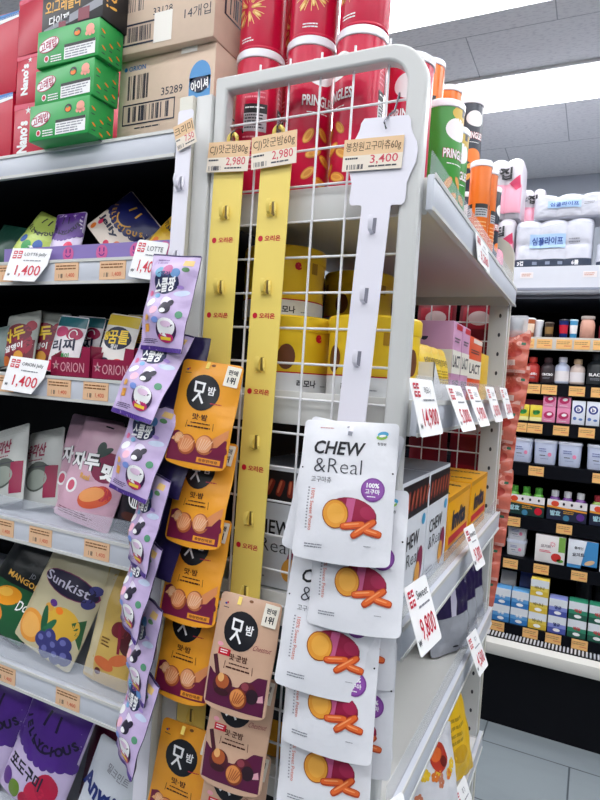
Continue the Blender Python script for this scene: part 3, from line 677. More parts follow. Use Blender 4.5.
def chew_pouch():
    w, h = .125, .175; a = Art(w, h)
    a.t('CHEW', .405, .205, .1, BLACK, 3, w=.53, bold=.022, shear=.16).t('&Real', .41, .335, .105, DGREY, 3, w=.5, bold=-.012)
    a.t('고구마츄', .25, .44, .042, DGREY, 3, w=.22, bold=-.006)
    a.t('100% Sweet Potato', .175, .66, .028, ink('d8684a'), 3, w=.42, bold=0, rot=-90).fine(.12, .5, .14, 14, .022, GREY, 2)
    potato(a, .6, .66)
    a.ell(.79, .485, .118, .118, ink('7a3a90'), 4).ell(.79, .485, .104, .104, ink('8a4aa2'), 5).t('100%', .79, .455, .034, WHITE, 6, bold=.03).t('고구마', .79, .498, .036, WHITE, 6, bold=.02).fine(.74, .53, .84, 1, .015, WHITE, 6)
    a.ell(.845, .085, .055, .03, ink('4aa6d2'), 2, 10).ell(.835, .105, .055, .026, ink('8fc04a'), 2, 10).ell(.84, .096, .035, .012, WHITE, 3, 10).t('청정원', .84, .155, .022, DGREY, 2)
    a.fine(.13, .9, .32, 2, .018, GREY, 2).fine(.18, .055, .36, 1, .014, ink('c08080'), 2).fine(.74, .875, .82, 1, .01, GREY, 2)
    a.ell(.5, .045, .035, .012, ink('9a9aa4'), 2).ell(.03, .36, .009, .009, BLACK, 2).ell(.97, .36, .009, .009, BLACK, 2)
    return pouch_mb(w, h, .012, a, film('e3e4e9', .3), seed=31, belly=.12, wr=.18, bow=.004)
CHW = 'white sweet potato pouches on the white clip strip'
cp = chew_pouch().build('snack_pouch', None, 'x', 'snack pouch', CHW)
for lb, loc, rot in (('topmost white sweet potato pouch, fully in view on its strip', (-.2725, .7005, 1.165), (-12.2, -1.9, 6.8)),
                     ('white pouch peeking out left behind the topmost white pouch', (-.2838, .719, 1.1587), (-7.7, 8.5, 11.4)),
                     ('second white sweet potato pouch down, shifted to the right', (-.2545, .712, 1.0795), (-14, -5, -2)),
                     ('third white sweet potato pouch down, shifted to the left with the ampersand showing', (-.2841, .7086, .9909), (-12.9, 1.8, 10.6)),
                     ('fourth white sweet potato pouch down', (-.2777, .7062, .9186), (-11.9, -3.8, -1.7)),
                     ('lowest white sweet potato pouch, cut off by the bottom of the photo', (-.2825, .716, .8294), (-13.5, -4.2, 4.2)),
                     ('white pouch edge showing right behind the third white pouch', (-.266, .731, 1.0), (-4, -2, 2)),
                     ('white pouch edge showing right behind the fourth and lowest pouches', (-.262, .731, .885), (-4, -2, 2))):
    place(cp, loc, rot, lb)
def nut(a, u, v, r, c1, c2, c3, l=3):
    a.ell(u, v, r, r * 1.02, c1, l).ell(u - .01, v - .005, r * .86, r * .86, c2, l + 1)
    for i in range(5): a.stick(u - r * .5 + i * r * .25, v, r * 1.3, .016, 78 - i * 6, c3, l + 2)
def chest_pouch(kind):
    w, h = .094, .147; a = Art(w, h); org = kind == 0
    B = ink('ef9a28') if org else ink('cfa78c'); MRN = ink('74183c') if org else ink('58143c'); EDG = ink('f0b048') if org else ink('dcb79a')
    P = [(.035, .985), (.965, .985), (.965, .73), (.86, .71), (.7, .77), (.5, .8), (.3, .745), (.15, .7), (.035, .72)] if org else [(.035, .985), (.965, .985), (.965, .66), (.85, .66), (.7, .72), (.52, .79), (.3, .79), (.15, .72), (.035, .68)]
    a.wave(P, MRN, 1)
    a.ell(.44, .31, .275, .275, BLACK, 2)
    for q in ((.29, .215, .47, .225), (.30, .30, .455, .305), (.31, .215, .31, .305), (.45, .222, .445, .305), (.385, .33, .30, .405), (.39, .335, .475, .415)): a.bar(*q, .034, WHITE, 4)
    a.ell(.387, .322, .022, .022, WHITE, 4).t('밤', .585, .285, .085, WHITE, 4, w=.12, bold=.02)
    a.fine(.6, .4, .82, 1, .02, ink('b8203c'), 4) if org else a.t('Chestnut', .82, .42, .045, ink('8a2440'), 4, w=.26, bold=-.005, shear=.4)
    a.t('맛·밤' if org else '맛·군밤', .48, .545, .058, BROWN, 3, w=.26 if org else .3, bold=.02, rot=0)
    a.fine(.34, .6, .68, 1, .022, BROWN, 3).fine(.3, .635, .7, 1, .022, BROWN, 3, .6).bar(.28, .59, .27, .66, .008, BROWN, 3).bar(.72, .59, .73, .66, .008, BROWN, 3)
    a.ell(.11, .1, .02, .016, ink('2a4a9a'), 2).ell(.14, .09, .016, .014, RED, 2).fine(.08, .13, .2, 1, .015, INKN, 2)
    if org:
        a.npoly([(.62, .8), (.97, .62), (.97, .7), (.75, .87)], ink('dd8f5c'), 2).stick(.86, .84, .26, .12, 12, MRN, 3)
        nut(a, .34, .82, .15, ink('a9542c'), ink('e08e5c'), ink('f0b488')); nut(a, .2, .77, .09, ink('c9804c'), ink('e9aa78'), ink('f2c49c'), 2); nut(a, .64, .8, .145, ink('b8683c'), ink('e8a274'), ink('f4c6a2'))
        a.rect(.55, .92, .92, .968, ink('e9942c'), 3).t('증량판매용', .735, .944, .028, BROWN, 4, w=.3).npoly([(.06, .79), (.1, .76), (.15, .8)], ink('f0b27a'), 2)
    else:
        a.rect(.14, .49, .34, .55, RED, 2).fine(.17, .502, .31, 2, .02, WHITE, 3).ell(.15, .46, .05, .03, ink('e8a0b0'), 2)
        a.bar(.1, .56, .24, .8, .07, ink('4a1c2a'), 2).ell(.3, .8, .16, .15, ink('4c1a26'), 3).ell(.29, .77, .11, .1, ink('a8562c'), 4).ell(.26, .74, .05, .06, ink('e0a868'), 5).ell(.3, .86, .12, .05, ink('38121c'), 4)
        a.ell(.7, .8, .14, .13, ink('5c1c2c'), 3).ell(.66, .76, .06, .05, ink('8a3c48'), 4).ell(.78, .83, .09, .1, ink('2a1420'), 4); nut(a, .58, .875, .135, ink('8a3c1c'), ink('d88c4c'), ink('a85a2c'), 5)
        a.npoly([(.84, .83), (.93, .8), (1.0 - .05, .86), (.86, .87)], ink('d9a0ac'), 3).stick(.9, .94, .14, .04, 0, MRN, 3)
    a.ell(.52, .035, .035, .02, ink('7a4a20'), 2)
    for i in range(0): pass
    m = pouch_mb(w, h, .011, a, film('eda02e' if org else 'cda88e', .3), seed=33 + kind, belly=.15, wr=.2, r=.007, bow=.006)
    return m, EDG
def sticker(parent):
    w, h = .021, .029; a = Art(w, h); a.t('판매', .5, .3, .26, BLACK, 1, bold=.02).t('1위', .5, .68, .34, BLACK, 1, bold=.03)
    m = MB().box(-w / 2, w / 2, -.0002, .0002, -h / 2, h / 2, ink('ece6d8')); m.art(a, lambda u, v, q: (u, -.0003 - q, v))
    m.build('sticker', parent, None, None, None, None, (.0335, -.0045, .056), (-4, 4, 6))
m, _ = chest_pouch(0)
po = m.build('snack_pouch', None, 'x', 'snack pouch', 'orange chestnut pouches'); sticker(po)
for lb, loc, rot in (('topmost orange chestnut pouch with its black disc fully in view', (-.4906, .6944, 1.2444), (-9.4, 4.3, 10.1)),
                     ('second orange chestnut pouch from the top', (-.4942, .7043, 1.1314), (-13.1, .5, .6)),
                     ('third orange chestnut pouch from the top', (-.4997, .7085, 1.0187), (-13.5, .2, 2.6)),
                     ('fourth orange chestnut pouch, partly covered by the top brown pouch', (-.507, .713, .9025), (-13, .2, 2.6)),
                     ('lowest orange chestnut pouch, hung apart below bare yellow strip', (-.5006, .7085, .7081), (-6, 5.4, 10))):
    place(po, loc, rot, lb)
m, _ = chest_pouch(1)
pb = m.build('snack_pouch', None, 'x', 'snack pouch', 'tan brown roasted chestnut pouches'); sticker(pb)
for lb, loc, rot in (('topmost tan brown chestnut pouch with its sticker in view', (-.4024, .692, .9245), (-12.9, .9, 3.7)),
                     ('second tan brown chestnut pouch, its disc half covered', (-.4086, .7035, .8119), (-13.4, .6, 4.9)),
                     ('lowest tan brown chestnut pouch at the bottom edge of the photo', (-.4133, .7069, .7019), (-11.7, 2.1, 8))):
    place(pb, loc, rot, lb)
def lilac():
    w, h = .085, .14; a = Art(w, h); D = ink('2c1a56')
    a.rect(.005, 0, .995, .018, D, 1).rect(.005, .955, .995, 1, ink('4a2c88'), 1)
    a.ell(.45, .3, .27, .2, ink('1e2452'), 2).ell(.3, .2, .1, .09, ink('6aa8c8'), 3).ell(.45, .17, .1, .09, ink('c86a9a'), 3).ell(.62, .2, .1, .08, ink('5a8ac0'), 3)
    a.t('스쿨짱', .44, .33, .15, WHITE, 4, w=.44, bold=.03, rot=8, shear=.2).t('젤리', .42, .22, .06, ink('223a70'), 4, bold=.04)
    a.rect(.72, .06, .92, .12, ink('e8c27a'), 2).ell(.8, .16, .07, .04, ink('5c8a5c'), 2).fine(.15, .06, .4, 2, .03, ink('9a80b4'), 2)
    a.ell(.8, .4, .14, .05, ink('c8d4ec'), 2, 10).ell(.2, .52, .11, .07, WHITE, 2, 20).ell(.55, .5, .13, .08, ink('ece4f6'), 2).ell(.35, .6, .09, .07, ink('efb8cc'), 2)
    a.ell(.58, .57, .12, .1, ink('2a2438'), 3, -15).ell(.66, .52, .05, .07, ink('2a2438'), 3, -30).ell(.57, .6, .06, .04, WHITE, 4)
    a.ell(.84, .62, .06, .06, ink('5c9a78'), 3).ell(.2, .68, .08, .05, ink('eab054'), 3).ell(.14, .42, .05, .05, ink('e0709a'), 3).ell(.3, .44, .06, .04, ink('7ab0d8'), 3).ell(.45, .7, .07, .05, ink('7f9adf'), 3).ell(.75, .34, .06, .03, ink('b090d8'), 3)
    a.rect(.1, .74, .28, .82, ink('e8a23a'), 3)
    a.ell(.66, .79, .2, .2, ink('3a1f48'), 3).ell(.66, .76, .17, .15, WHITE, 4).ell(.66, .86, .15, .08, ink('c02a6a'), 4).rect(.56, .855, .76, .885, YEL, 5).ell(.66, .73, .1, .05, ink('e6c8e2'), 5)
    a.fine(.08, .885, .5, 3, .018, ink('5a4a72'), 2)
    for i in range(28): a.rect(.02 + i * .034, .958, .032 + i * .034, .998, ink('6a4aa8'), 2)
    return pouch_mb(w, h, .016, a, mat('cdb8e0', .25, 0, .04, 28, .6), film('241c46'), seed=40, r=.0015, wr=.5, belly=.05, tw=.004)
lp = lilac().build('candy_packet', None, 'x', 'candy packet', 'lilac candy packets on the white clip strip')
for lb, loc, rot in (('topmost lilac candy packet on the white clip strip', (-.5515, .678, 1.397), (-7, 3.7, -4)),
                     ('second lilac candy packet from the top, swung out to the left', (-.571, .672, 1.296), (-22, 10, -3)),
                     ('third lilac candy packet, over the peach bags', (-.579, .672, 1.186), (-14, 9, -5)),
                     ('fourth lilac candy packet, wrinkled and narrow', (-.567, .675, 1.082), (-9, 4, -27)),
                     ('fifth lilac candy packet, beside the third orange pouch', (-.573, .672, .988), (-9, 6, -28)),
                     ('sixth lilac candy packet, narrow beside the fourth orange pouch', (-.566, .682, .895), (-6, 2, -30)),
                     ('lowest lilac candy packet, over the mint candy bag', (-.566, .672, .795), (-10, 6, -28)),
                     ('dark backed packet behind the second lilac packet', (-.548, .7, 1.285), (8, -3, 190)),
                     ('dark backed packet showing right of the third lilac packet', (-.551, .7, 1.19), (8, -3, 172)),
                     ('dark backed packet showing right of the fourth lilac packet', (-.556, .702, 1.07), (8, -2, 168))):
    place(lp, loc, rot, lb)

# ---- snack cans on the top shelf
def can(R, H, colr, art, name='snack_can', lidc='e6e6ec', cat='snack can'):
    o = thing(name, 'x', cat)
    m = MB(); m.lathe([(R - .0006, 0), (R, .0008), (R, .003), (R - .0006, .004), (R - .0004, .0045), (R - .0004, H - .014), (R - .003, H - .012)], colr, 40)
    if art: m.art(art, wrap(R - .0004, 0), .006, 1)
    m.build('body', o)
    m = MB(); m.lathe([(R + .0006, H - .014), (R + .0016, H - .013), (R + .0016, H - .003), (R, H - .0006), (R - .003, H), (R - .005, H - .0015)], mat('e8e8ee', .25), 40)
    m.build('lid', o); return o
R1, H1 = .0375, .238
def chip(a, u, v, r, rot): a.ell(u, v, r, r * .5, ink('d98a2a'), 2, rot).ell(u - .003, v + .001, r * .85, r * .36, ink('f0b44a'), 3, rot).ell(u, v - .002, r * .6, r * .2, ink('e39a34'), 4, rot)
def cart(base_dark=False, accent='c8102e', chips=True, lab='d8c24a'):
    C = 2 * PI * R1; a = Art(C, H1)   # bottom at v=1 ; wrap() expects z=v so shift
    a.n = lambda u, v: ((u - .5) * C, (1 - v) * H1)
    a.ell(.5, .22, .105, .085, WHITE, 1, k=30)
    a.t('PRINGLES', .5, .40, .075, RED if base_dark else ink('a00a26'), 2, w=.235, bold=.06).t('PRINGLES', .5, .40, .068, WHITE, 3, w=.225, bold=.03)
    a.fine(.42, .47, .58, 1, .015, WHITE, 2)
    if chips:
        for u, v, r, q in ((.44, .62, .055, 60), (.54, .6, .05, -50), (.48, .72, .06, 30), (.57, .76, .055, -30), (.45, .85, .055, 45), (.54, .9, .06, -20)): chip(a, u, v, r, q)
    for s in (.13, .87):
        a.rect(s - .08, .36, s + .08, .42, BLACK, 1).rect(s - .08, .42, s + .08, .54, ink('d8d8dc'), 1).fine(s - .07, .38, s + .07, 1, .02, WHITE, 2).fine(s - .07, .43, s + .07, 5, .02, DGREY, 2)
        a.fine(s - .08, .57, s + .08, 8, .03, ink('ef8a9a') if not base_dark else GREY, 1, .35)
        a.fine(s - .08, .22, s + .08, 4, .03, ink('ef8a9a') if not base_dark else GREY, 1, .35)
    return a, C
CANR = mat('cf1040', .28, 0, .02, 20)
def red_can(splash):
    a, C = cart()
    if splash:
        a.p = [q for q in a.p if min(y for x, y in q[0]) > .55 * H1]
        for u0 in (.26, .74):
            V0 = .74
            for i in range(8):
                q = i * 45 + 10; rr_ = .055 + .02 * (i % 3); cu, su = math.cos(math.radians(q)), math.sin(math.radians(q))
                a.ell(u0 + rr_ * cu, V0 - rr_ * C / H1 * su, .036, .013, ink('dfa048'), 2, q).ell(u0 + rr_ * 1.05 * cu, V0 - rr_ * 1.05 * C / H1 * su, .022, .007, ink('f2cc84'), 3, q)
            for i in range(16):
                q = i * 22.5; cu, su = math.cos(math.radians(q)), math.sin(math.radians(q)); a.stick(u0 + .08 * cu, V0 - .08 * C / H1 * su, .08, .005, q, ink('f2c27a'), 1)
            a.fine(u0 - .05, .93, u0 + .05, 2, .018, WHITE, 2)
    return can(R1, H1, CANR, a)
ca = red_can(False); cb = red_can(True)
GC = 'red snack cans on the top shelf'
zt = E_Z[0] + .0005
cz = zt + H1 + .0008
for o, loc, rz, lb in ((ca, (-.521, .838, zt), -110, 'lower red snack can at the far left behind the wire grid, its panel facing out'),
                       (ca, (-.428, .835, zt), 52, 'lower red snack can second from the left, lettering turned to the right'),
                       (ca, (-.346, .836, zt), -34, 'lower red snack can third from the left, beside the white strip head'),
                       (ca, (-.298, .925, zt), 20, 'lower red snack can behind the round corner of the grid frame'),
                       (ca, (-.482, .912, zt), 120, 'lower red snack can in the second row, seen in the gap'),
                       (cb, (-.5205, .839, cz), 78, 'upper red snack can at the far left with a gold splash'),
                       (cb, (-.4275, .836, cz), -70, 'upper red snack can second from the left with a gold splash'),
                       (cb, (-.345, .837, cz), -104, 'upper red snack can third from the left above the grid bar'),
                       (cb, (-.482, .913, cz), 80, 'upper red snack can in the second row, seen in the gap')):
    place(o, loc, (0, 0, rz), lb, GC)
a, C = cart(False)
a.p = a.p[:]; a.ell(.56, .1, .12, .06, ink('d8b64a'), 1).rect(.5, .03, .64, .13, ink('d8b64a'), 1).rect(.54, .05, .58, .11, DGREY, 2)
gc = can(R1, H1, mat('3f9a3a', .28, 0, .03, 20), a)
place(gc, (-.283, 1.09, zt), (0, 0, 62), 'green snack can beside the grid post, the nearer of two', 'green snack cans on the top shelf')
place(gc, (-.295, 1.2, zt), (0, 0, 50), 'green snack can half hidden behind the nearer green can', 'green snack cans on the top shelf')
R2 = .024; H2 = .245
def slim(colr, ar, lb): return can(R2, H2, colr, ar)
C2 = 2 * PI * R2
oa = Art(C2, H2); oa.n = lambda u, v: ((u - .5) * C2, (1 - v) * H2)
for s in (.25, .5, .75): oa.rect(s - .1, .4, s + .1, .44, BLACK, 1).rect(s - .1, .44, s + .1, .52, ink('b8b8bc'), 1).fine(s - .09, .45, s + .09, 3, .022, DGREY, 2).fine(s - .1, .56, s + .1, 5, .035, ink('f6c08a'), 1, .3)
oc = slim(mat('e8731c', .28, 0, .03, 20), oa, '')
GO = 'slim orange snack cans'
place(oc, (-.267, 1.40, zt), (0, 0, 30), 'slim orange snack can standing in front at the far shelf end', GO)
place(oc, (-.262, 1.455, zt), (0, 0, 80), 'slim orange snack can just behind the front orange one', GO)
da = Art(C2, H2); da.n = oa.n
for s in (.35, .62): da.ell(s, .24, .1, .1, WHITE, 1).t('PRINGLES', s, .42, .075, RED, 2, w=.24, bold=.07).t('PRINGLES', s, .42, .06, WHITE, 3, w=.22, bold=.03).ell(s, .62, .1, .08, ORANGE, 1).rect(s - .1, .72, s + .1, .8, ink('d8b64a'), 1)
dc = slim(mat('363c48', .3, 0, .03, 20), da, '')
GD = 'slim dark grey snack cans'
place(dc, (-.272, 1.585, zt), (0, 0, 40), 'slim dark grey snack can just behind the two slim orange cans', GD)
oa2 = Art(2 * PI * R1, H1); C1 = 2 * PI * R1; oa2.n = lambda u, v: ((u - .5) * C1, (1 - v) * H1)
for s in (.2, .5, .8): oa2.rect(s - .08, .36, s + .08, .42, BLACK, 1).rect(s - .08, .42, s + .08, .52, ink('b8b8bc'), 1).fine(s - .07, .38, s + .07, 1, .02, WHITE, 2)
ob = can(R1, H1, mat('e8731c', .28, 0, .03, 20), oa2)
GB2 = 'orange snack cans in the back row'
place(ob, (-.40, 1.38, cz), (0, 0, 20), 'orange snack can stacked high, showing just right of the grid post', GB2)
place(ob, (-.387, 1.515, cz), (0, 0, 20), 'orange snack can stacked high, its top showing above the green can', GB2)
place(ob, (-.40, 1.38, zt), (0, 0, 20), 'lower orange snack can in the back row, nearer one', GB2)
place(ob, (-.387, 1.515, zt), (0, 0, 20), 'lower orange snack can in the back row, farther one', GB2)
dark_art, C = cart(True); dark_art.ell(.5, .62, .1, .08, ORANGE, 5)
ob = can(R1, H1, mat('363c48', .3, 0, .03, 20), dark_art)
place(ob, (-.348, 1.60, cz), (0, 0, 42), 'dark grey snack can stacked high in front of the ceiling', 'dark grey snack cans in the back row')
place(ob, (-.348, 1.60, zt), (0, 0, 42), 'lower dark grey snack can in the back row', 'dark grey snack cans in the back row')

# ---- yellow tins
def tin(R, H):
    o = thing('round_tin', 'x', 'tin'); YT = mat('f6cf2c', .3, 0, .03, 20); C = 2 * PI * R; a = Art(C, H)
    a.n = lambda u, v: ((u - .5) * C, (1 - v) * H)
    a.rect(0, .74, 1, 1, ink('dfe2e6'), 1).rect(0, .735, 1, .75, RED, 2)
    for s in (.2, .5, .8):
        a.t('레모나', s + .06, .88, .1, DGREY, 2, bold=.04).t('e', s + .1, .28, .11, RED, 2, bold=.06).ell(s - .02, .54, .032, .045, ink('6a3a1c'), 2).fine(s + .12, .9, s + .16, 1, .03, GREY, 2).rect(s - .14, .2, s - .11, .36, ink('b88a14'), 2)
    m = MB(); m.lathe([(R - .002, 0), (R - .0006, .002), (R - .0006, H - .02), (R - .004, H - .019)], YT, 44); m.art(a, wrap(R - .0006, 0), .008, 1); m.build('body', o)
    m = MB(); m.lathe([(R + .0006, H - .024), (R + .0014, H - .022), (R + .0014, H - .003), (R - .001, H), (R - .006, H - .0015)], YT, 44); m.build('lid', o); return o
TG = 'yellow tins with white bottom bands'; z1 = E_Z[1] + .0005
t = tin(.068, .116)
TZ = z1 + .1165
for x, y, z, rz, lb in ((-.485, .897, TZ, 10, 'large yellow tin on top, nearest the yellow clip strip'), (-.445, .857, z1, 30, 'lower yellow tin behind the middle yellow strip'),
                        (-.30, .848, z1, -28, 'lower yellow tin behind the white clip strip and grid post'), (-.435, 1.12, z1, 60, 'lower yellow tin deeper in the second row'),
                        (-.435, 1.12, TZ, 0, 'yellow tin on top, deeper behind the white clip strip')):
    place(t, (x, y, z), (0, 0, rz), lb, TG)

# ---- second shelf, right hand side
LPK = ink('d79cc0')
def lact(w, d, h, base, mid, txt2, fl):
    r = Art(d, h); r.rect(0, .36, 1, .66, ink('ece8da'), 1).t('LACT', .5, .5, .16, DGREY, 2, w=.8, bold=.02).t(txt2, .5, .8, .13, DGREY, 2, w=.7, bold=.02).rect(.3, .02, 1, .09, RED if fl else ink('efe0d8'), 1).fine(.15, .2, .8, 2, .04, DGREY, 2)
    f = Art(w, h); f.npoly([(0, .42), (.5, .36), (1, .36), (1, .66), (0, .7)], ink('ece8da'), 1).ell(.55, .2, .06, .06, NAVY, 1, a0=180, a1=360).t('LACT', .6, .52, .13, DGREY, 2, bold=.02)
    return carton_mb(w, d, h, base, front=f, right=r)
lc = lact(.12, .075, .145, mat('d09abf', .4, 0, .03), None, '유산균', True).build('supplement_box', None, 'x', 'supplement box', 'pink supplement boxes')
place(lc, (-.297, 1.135, z1), (0, 0, 0), 'pink and cream supplement box, the nearer of two'); place(lc, (-.297, 1.218, z1), (0, 0, 0), 'pink and cream supplement box, the farther of two')
lact(.1, .155, .135, mat('e2521e', .4, 0, .03), None, '프로바이', False).build('supplement_box', None, 'orange red supplement box behind the pink ones', 'supplement box', None, None, (-.29, 1.345, z1))
carton_mb(.08, .12, .11, mat('e8bc2a', .4, 0, .03)).build('supplement_box', None, 'yellow box last in the row on the second shelf', 'supplement box', None, None, (-.285, 1.50, z1))
TRW = mat('e9e9ea', .45, 0, .02)
m = MB(); TP = [(.92, z1), (1.085, z1), (1.085, z1 + .028), (.965, z1 + .028), (.92, z1 + .06)]; m.prism(TP, -.226, -.2245, TRW, 'x').prism(TP, -.31, -.3085, TRW, 'x')
m.box(-.31, -.2245, .92, 1.085, z1, z1 + .001, TRW).box(-.31, -.2245, .92, .9215, z1, z1 + .06, TRW).box(-.31, -.2245, 1.0835, 1.085, z1, z1 + .028, TRW).build('display_tray', None, 'white cardboard tray of yellow pouches on the second shelf', 'display tray')
def ypk():
    w, h = .06, .08; a = Art(w, h)
    a.ell(.5, .1, .3, .1, ink('e9bf2a'), 1).t('비타민', .5, .35, .16, ink('7a6210'), 2, bold=.02).fine(.2, .52, .8, 6, .06, ink('a8861a'), 1)
    return pouch_mb(w, h, .022, a, film('e9c730', .3), seed=50, r=.016)
yp = ypk().build('vitamin_pouch', None, 'x', 'vitamin pouch', 'yellow vitamin pouches in the white tray')
for y, lb in ((.955, 'yellow vitamin pouch nearest the grid post'), (1.003, 'middle yellow vitamin pouch in the white tray'), (1.05, 'yellow vitamin pouch nearest the pink boxes')):
    place(yp, (-.25, y, z1 + .05), (-8, 0, 78), lb)

# ---- third shelf: white chew boxes, yellow boxes
z2 = E_Z[2] + .0005
def chewbox(w, d, h):
    def face(W, k):
        a = Art(W, h); a.rect(.02, .03, .98, .3, ink('1d191d'), 1)
        for i in range(7): a.stick(.1 + i * .14, .17, .3 * .14 / .1 * .5, .085, 75 + 10 * math.sin(i * 2), ink('8a2f22'), 2).stick(.09 + i * .14, .16, .16, .03, 75 + 10 * math.sin(i * 2), ink('c8694a'), 3)
        a.t('CHEW', .4, .5, .12, BLACK, 2, w=.6, bold=.015).t('&Real', .4, .65, .11, DGREY, 2, w=.6, bold=-.01).ell(.85, .38, .07, .06, ink('4aa6d2'), 2)
        a.ell(.78, .76, .12, .2, ink('8a1f48'), 2, -10).ell(.7, .83, .1, .14, ink('e0a040'), 3, -10).fine(.08, .88, .4, 2, .03, GREY, 2)
        return a
    t = Art(w, d); t.fine(.1, .2, .9, 4, .15, DGREY, 1)
    return carton_mb(w, d, h, mat('dfe2e8', .4, 0, .02), front=face(w, 0), right=face(d, 1), top=Art(w, d).rect(.0, .0, 1, 1, ink('7c808a'), 1))  # grey top face: shadow on the white box put into its colour
cbx = chewbox(.126, .148, .184).build('snack_box', None, 'x', 'snack box', 'white sweet potato snack boxes on the third shelf')
for x, y, lb in ((-.288, .868, 'front white CHEW box at the shelf edge, nearest the grid post'), (-.288, 1.021, 'second white CHEW box at the shelf edge'), (-.416, .868, 'white CHEW box deeper in, seen through the wire grid'), (-.416, 1.021, 'white CHEW box deepest in the back corner')):
    place(cbx, (x, y, z2), (0, 0, 0), lb)
def inv(w, d, h):
    r = Art(d, h); r.t('invita', .5, .42, .34, INKN, 2, w=.62, bold=.05, shear=.1).rect(.08, .66, .92, .78, RED, 1).fine(.1, .84, .9, 1, .06, INKN, 1).rect(0, 0, 1, .08, ink('c98a16'), 1)
    f = Art(w, h); f.rect(.55, .3, .9, .6, NAVY, 1).t('invita', .3, .3, .2, INKN, 2, w=.4, bold=.04).rect(.55, .7, .95, .95, RED, 1)
    t = Art(w, d)
    for i in range(4): t.t('invita', .3 + .4 * (i % 2), .25 + .5 * (i // 2), .1, INKN, 1, bold=.03)
    return carton_mb(w, d, h, mat('eca81c', .4, 0, .03), front=f, right=r, top=t)
ib = inv(.13, .21, .118).build('drink_box', None, 'x', 'vitamin box', 'amber vitamin boxes on the third shelf')
place(ib, (-.29, 1.21, z2), (0, 0, 0), 'amber vitamin box next to the white snack boxes'); place(ib, (-.29, 1.44, z2), (0, 0, 0), 'amber vitamin box nearest the far post'); place(ib, (-.43, 1.21, z2), (0, 0, 0), 'amber vitamin box in the inner row')

# ---- fourth shelf
z3 = E_Z[3] + .0005
def purp(lb, loc, rot, g='purple topped clear packs on the fourth shelf'):
    w, h = .14, .2; a = Art(w, h); a.rect(.02, .02, .98, .62, film('2a2048'), 1).rect(.42, .02, .54, .62, ink('c4bfd2'), 2).ell(.5, .94, .06, .015, BLACK, 2)
    return pouch_mb(w, h, .03, a, mat('b8bcc4', .15, 0, .2, 30, .8, .35), film('2a2048'), seed=52, wr=.3).build('snack_pack', None, lb, 'snack pack', g, None, loc, rot)
pp = purp('purple and clear pack hanging forward under the nearest third shelf card', (-.262, 1.06, z3 + .098), (-14, 0, 80))
for y, lb in ((1.33, 'purple and clear pack in the middle of the fourth shelf'), (1.43, 'purple and clear pack second from the far post'), (1.53, 'purple and clear pack beside the far post')):
    place(pp, (-.258, y, z3 + .1), (-10, 0, 66), lb)
bag_w = chew_pouch()
place(cp, (-.262, .83, z3 + .086), (-8, 0, 78), 'white pouch standing on the fourth shelf just behind the grid post')
a = Art(.07, .085); a.ell(.5, .45, .36, .36, BLACK, 2, k=6).npoly([(.3, .1), (.7, .1), (.5, .3)], RED, 3).t('막강', .5, .45, .22, WHITE, 3, bold=.03).rect(0, .78, 1, 1, ink('1e4a3e'), 1)
carton_mb(.07, .07, .085, card('e2e4e8'), front=a).build('snack_box', None, 'small white box with a black hexagon beside the lowest white pouches', 'snack box', None, None, (-.256, .9, z3) if False else (-.30, .826, z3))
a = Art(.07, .15); a.rect(0, 0, 1, .4, ink('1d3a3c'), 1).t('CHEW', .5, .2, .12, WHITE, 2).rect(0, .62, 1, 1, ink('d89a2c'), 1)
carton_mb(.07, .1, .15, card('2a2c34'), front=a).build('snack_box', None, 'dark and amber box seen through the grid between brown and white pouches', 'snack box', None, None, (-.385, .845, z3))
carton_mb(.09, .1, .16, card('39445a')).build('snack_box', None, 'slate blue box seen through the grid behind the bare yellow strip', 'snack box', None, None, (-.485, .845, z3))

# ---- bottom shelf
z4 = E_Z[4] + .0005
def floral():
    w, h = .17, .2; a = Art(w, h); rnd = random.Random(4)
    for i in range(16):
        u, v = .1 + .8 * rnd.random(), .3 + .65 * rnd.random(); c = [ink('e8c02a'), ink('e07a2a'), ink('c87a5a')][i % 3]
        for k in range(5): a.ell(u + .035 * math.cos(k * 1.257), v + .03 * math.sin(k * 1.257), .028, .028, c, 2)
    a.ell(.55, .25, .17, .16, ink('b8321c'), 3).ell(.5, .22, .1, .08, ink('e0692a'), 4).ell(.62, .3, .06, .06, ink('6a1a14'), 4).fine(.2, .6, .4, 3, .04, DGREY, 3)
    return pouch_mb(w, h, .04, a, film('d9dae0', .5), seed=60, wr=.2)
floral().build('snack_bag', None, 'white bag with yellow flowers and a red bowl on the bottom shelf', 'snack bag', None, None, (-.245, 1.22, z4 + .103), (-16, 6, 66))
a = Art(.15, .19); a.fine(.25, .3, .75, 4, .08, ink('a8861a'), 1).ell(.5, .7, .2, .12, ink('c89a1c'), 1)
pouch_mb(.15, .19, .04, a, film('e3b71e', .6), seed=61, wr=.2).build('snack_bag', None, 'plain yellow bag behind the flowered white bag', 'snack bag', None, None, (-.25, 1.42, z4 + .1), (-16, 0, 70))
a = Art(.15, .16); a.rect(.1, .4, .9, .8, ink('3a2440'), 1).ell(.5, .3, .3, .15, ORANGE, 2)
pouch_mb(.15, .16, .04, a, film('e6ba22', .5), seed=62, wr=.2).build('snack_bag', None, 'yellow and purple bag at the near end of the bottom shelf', 'snack bag', None, None, (-.265, 1.02, z4 + .085), (-16, 0, 70))

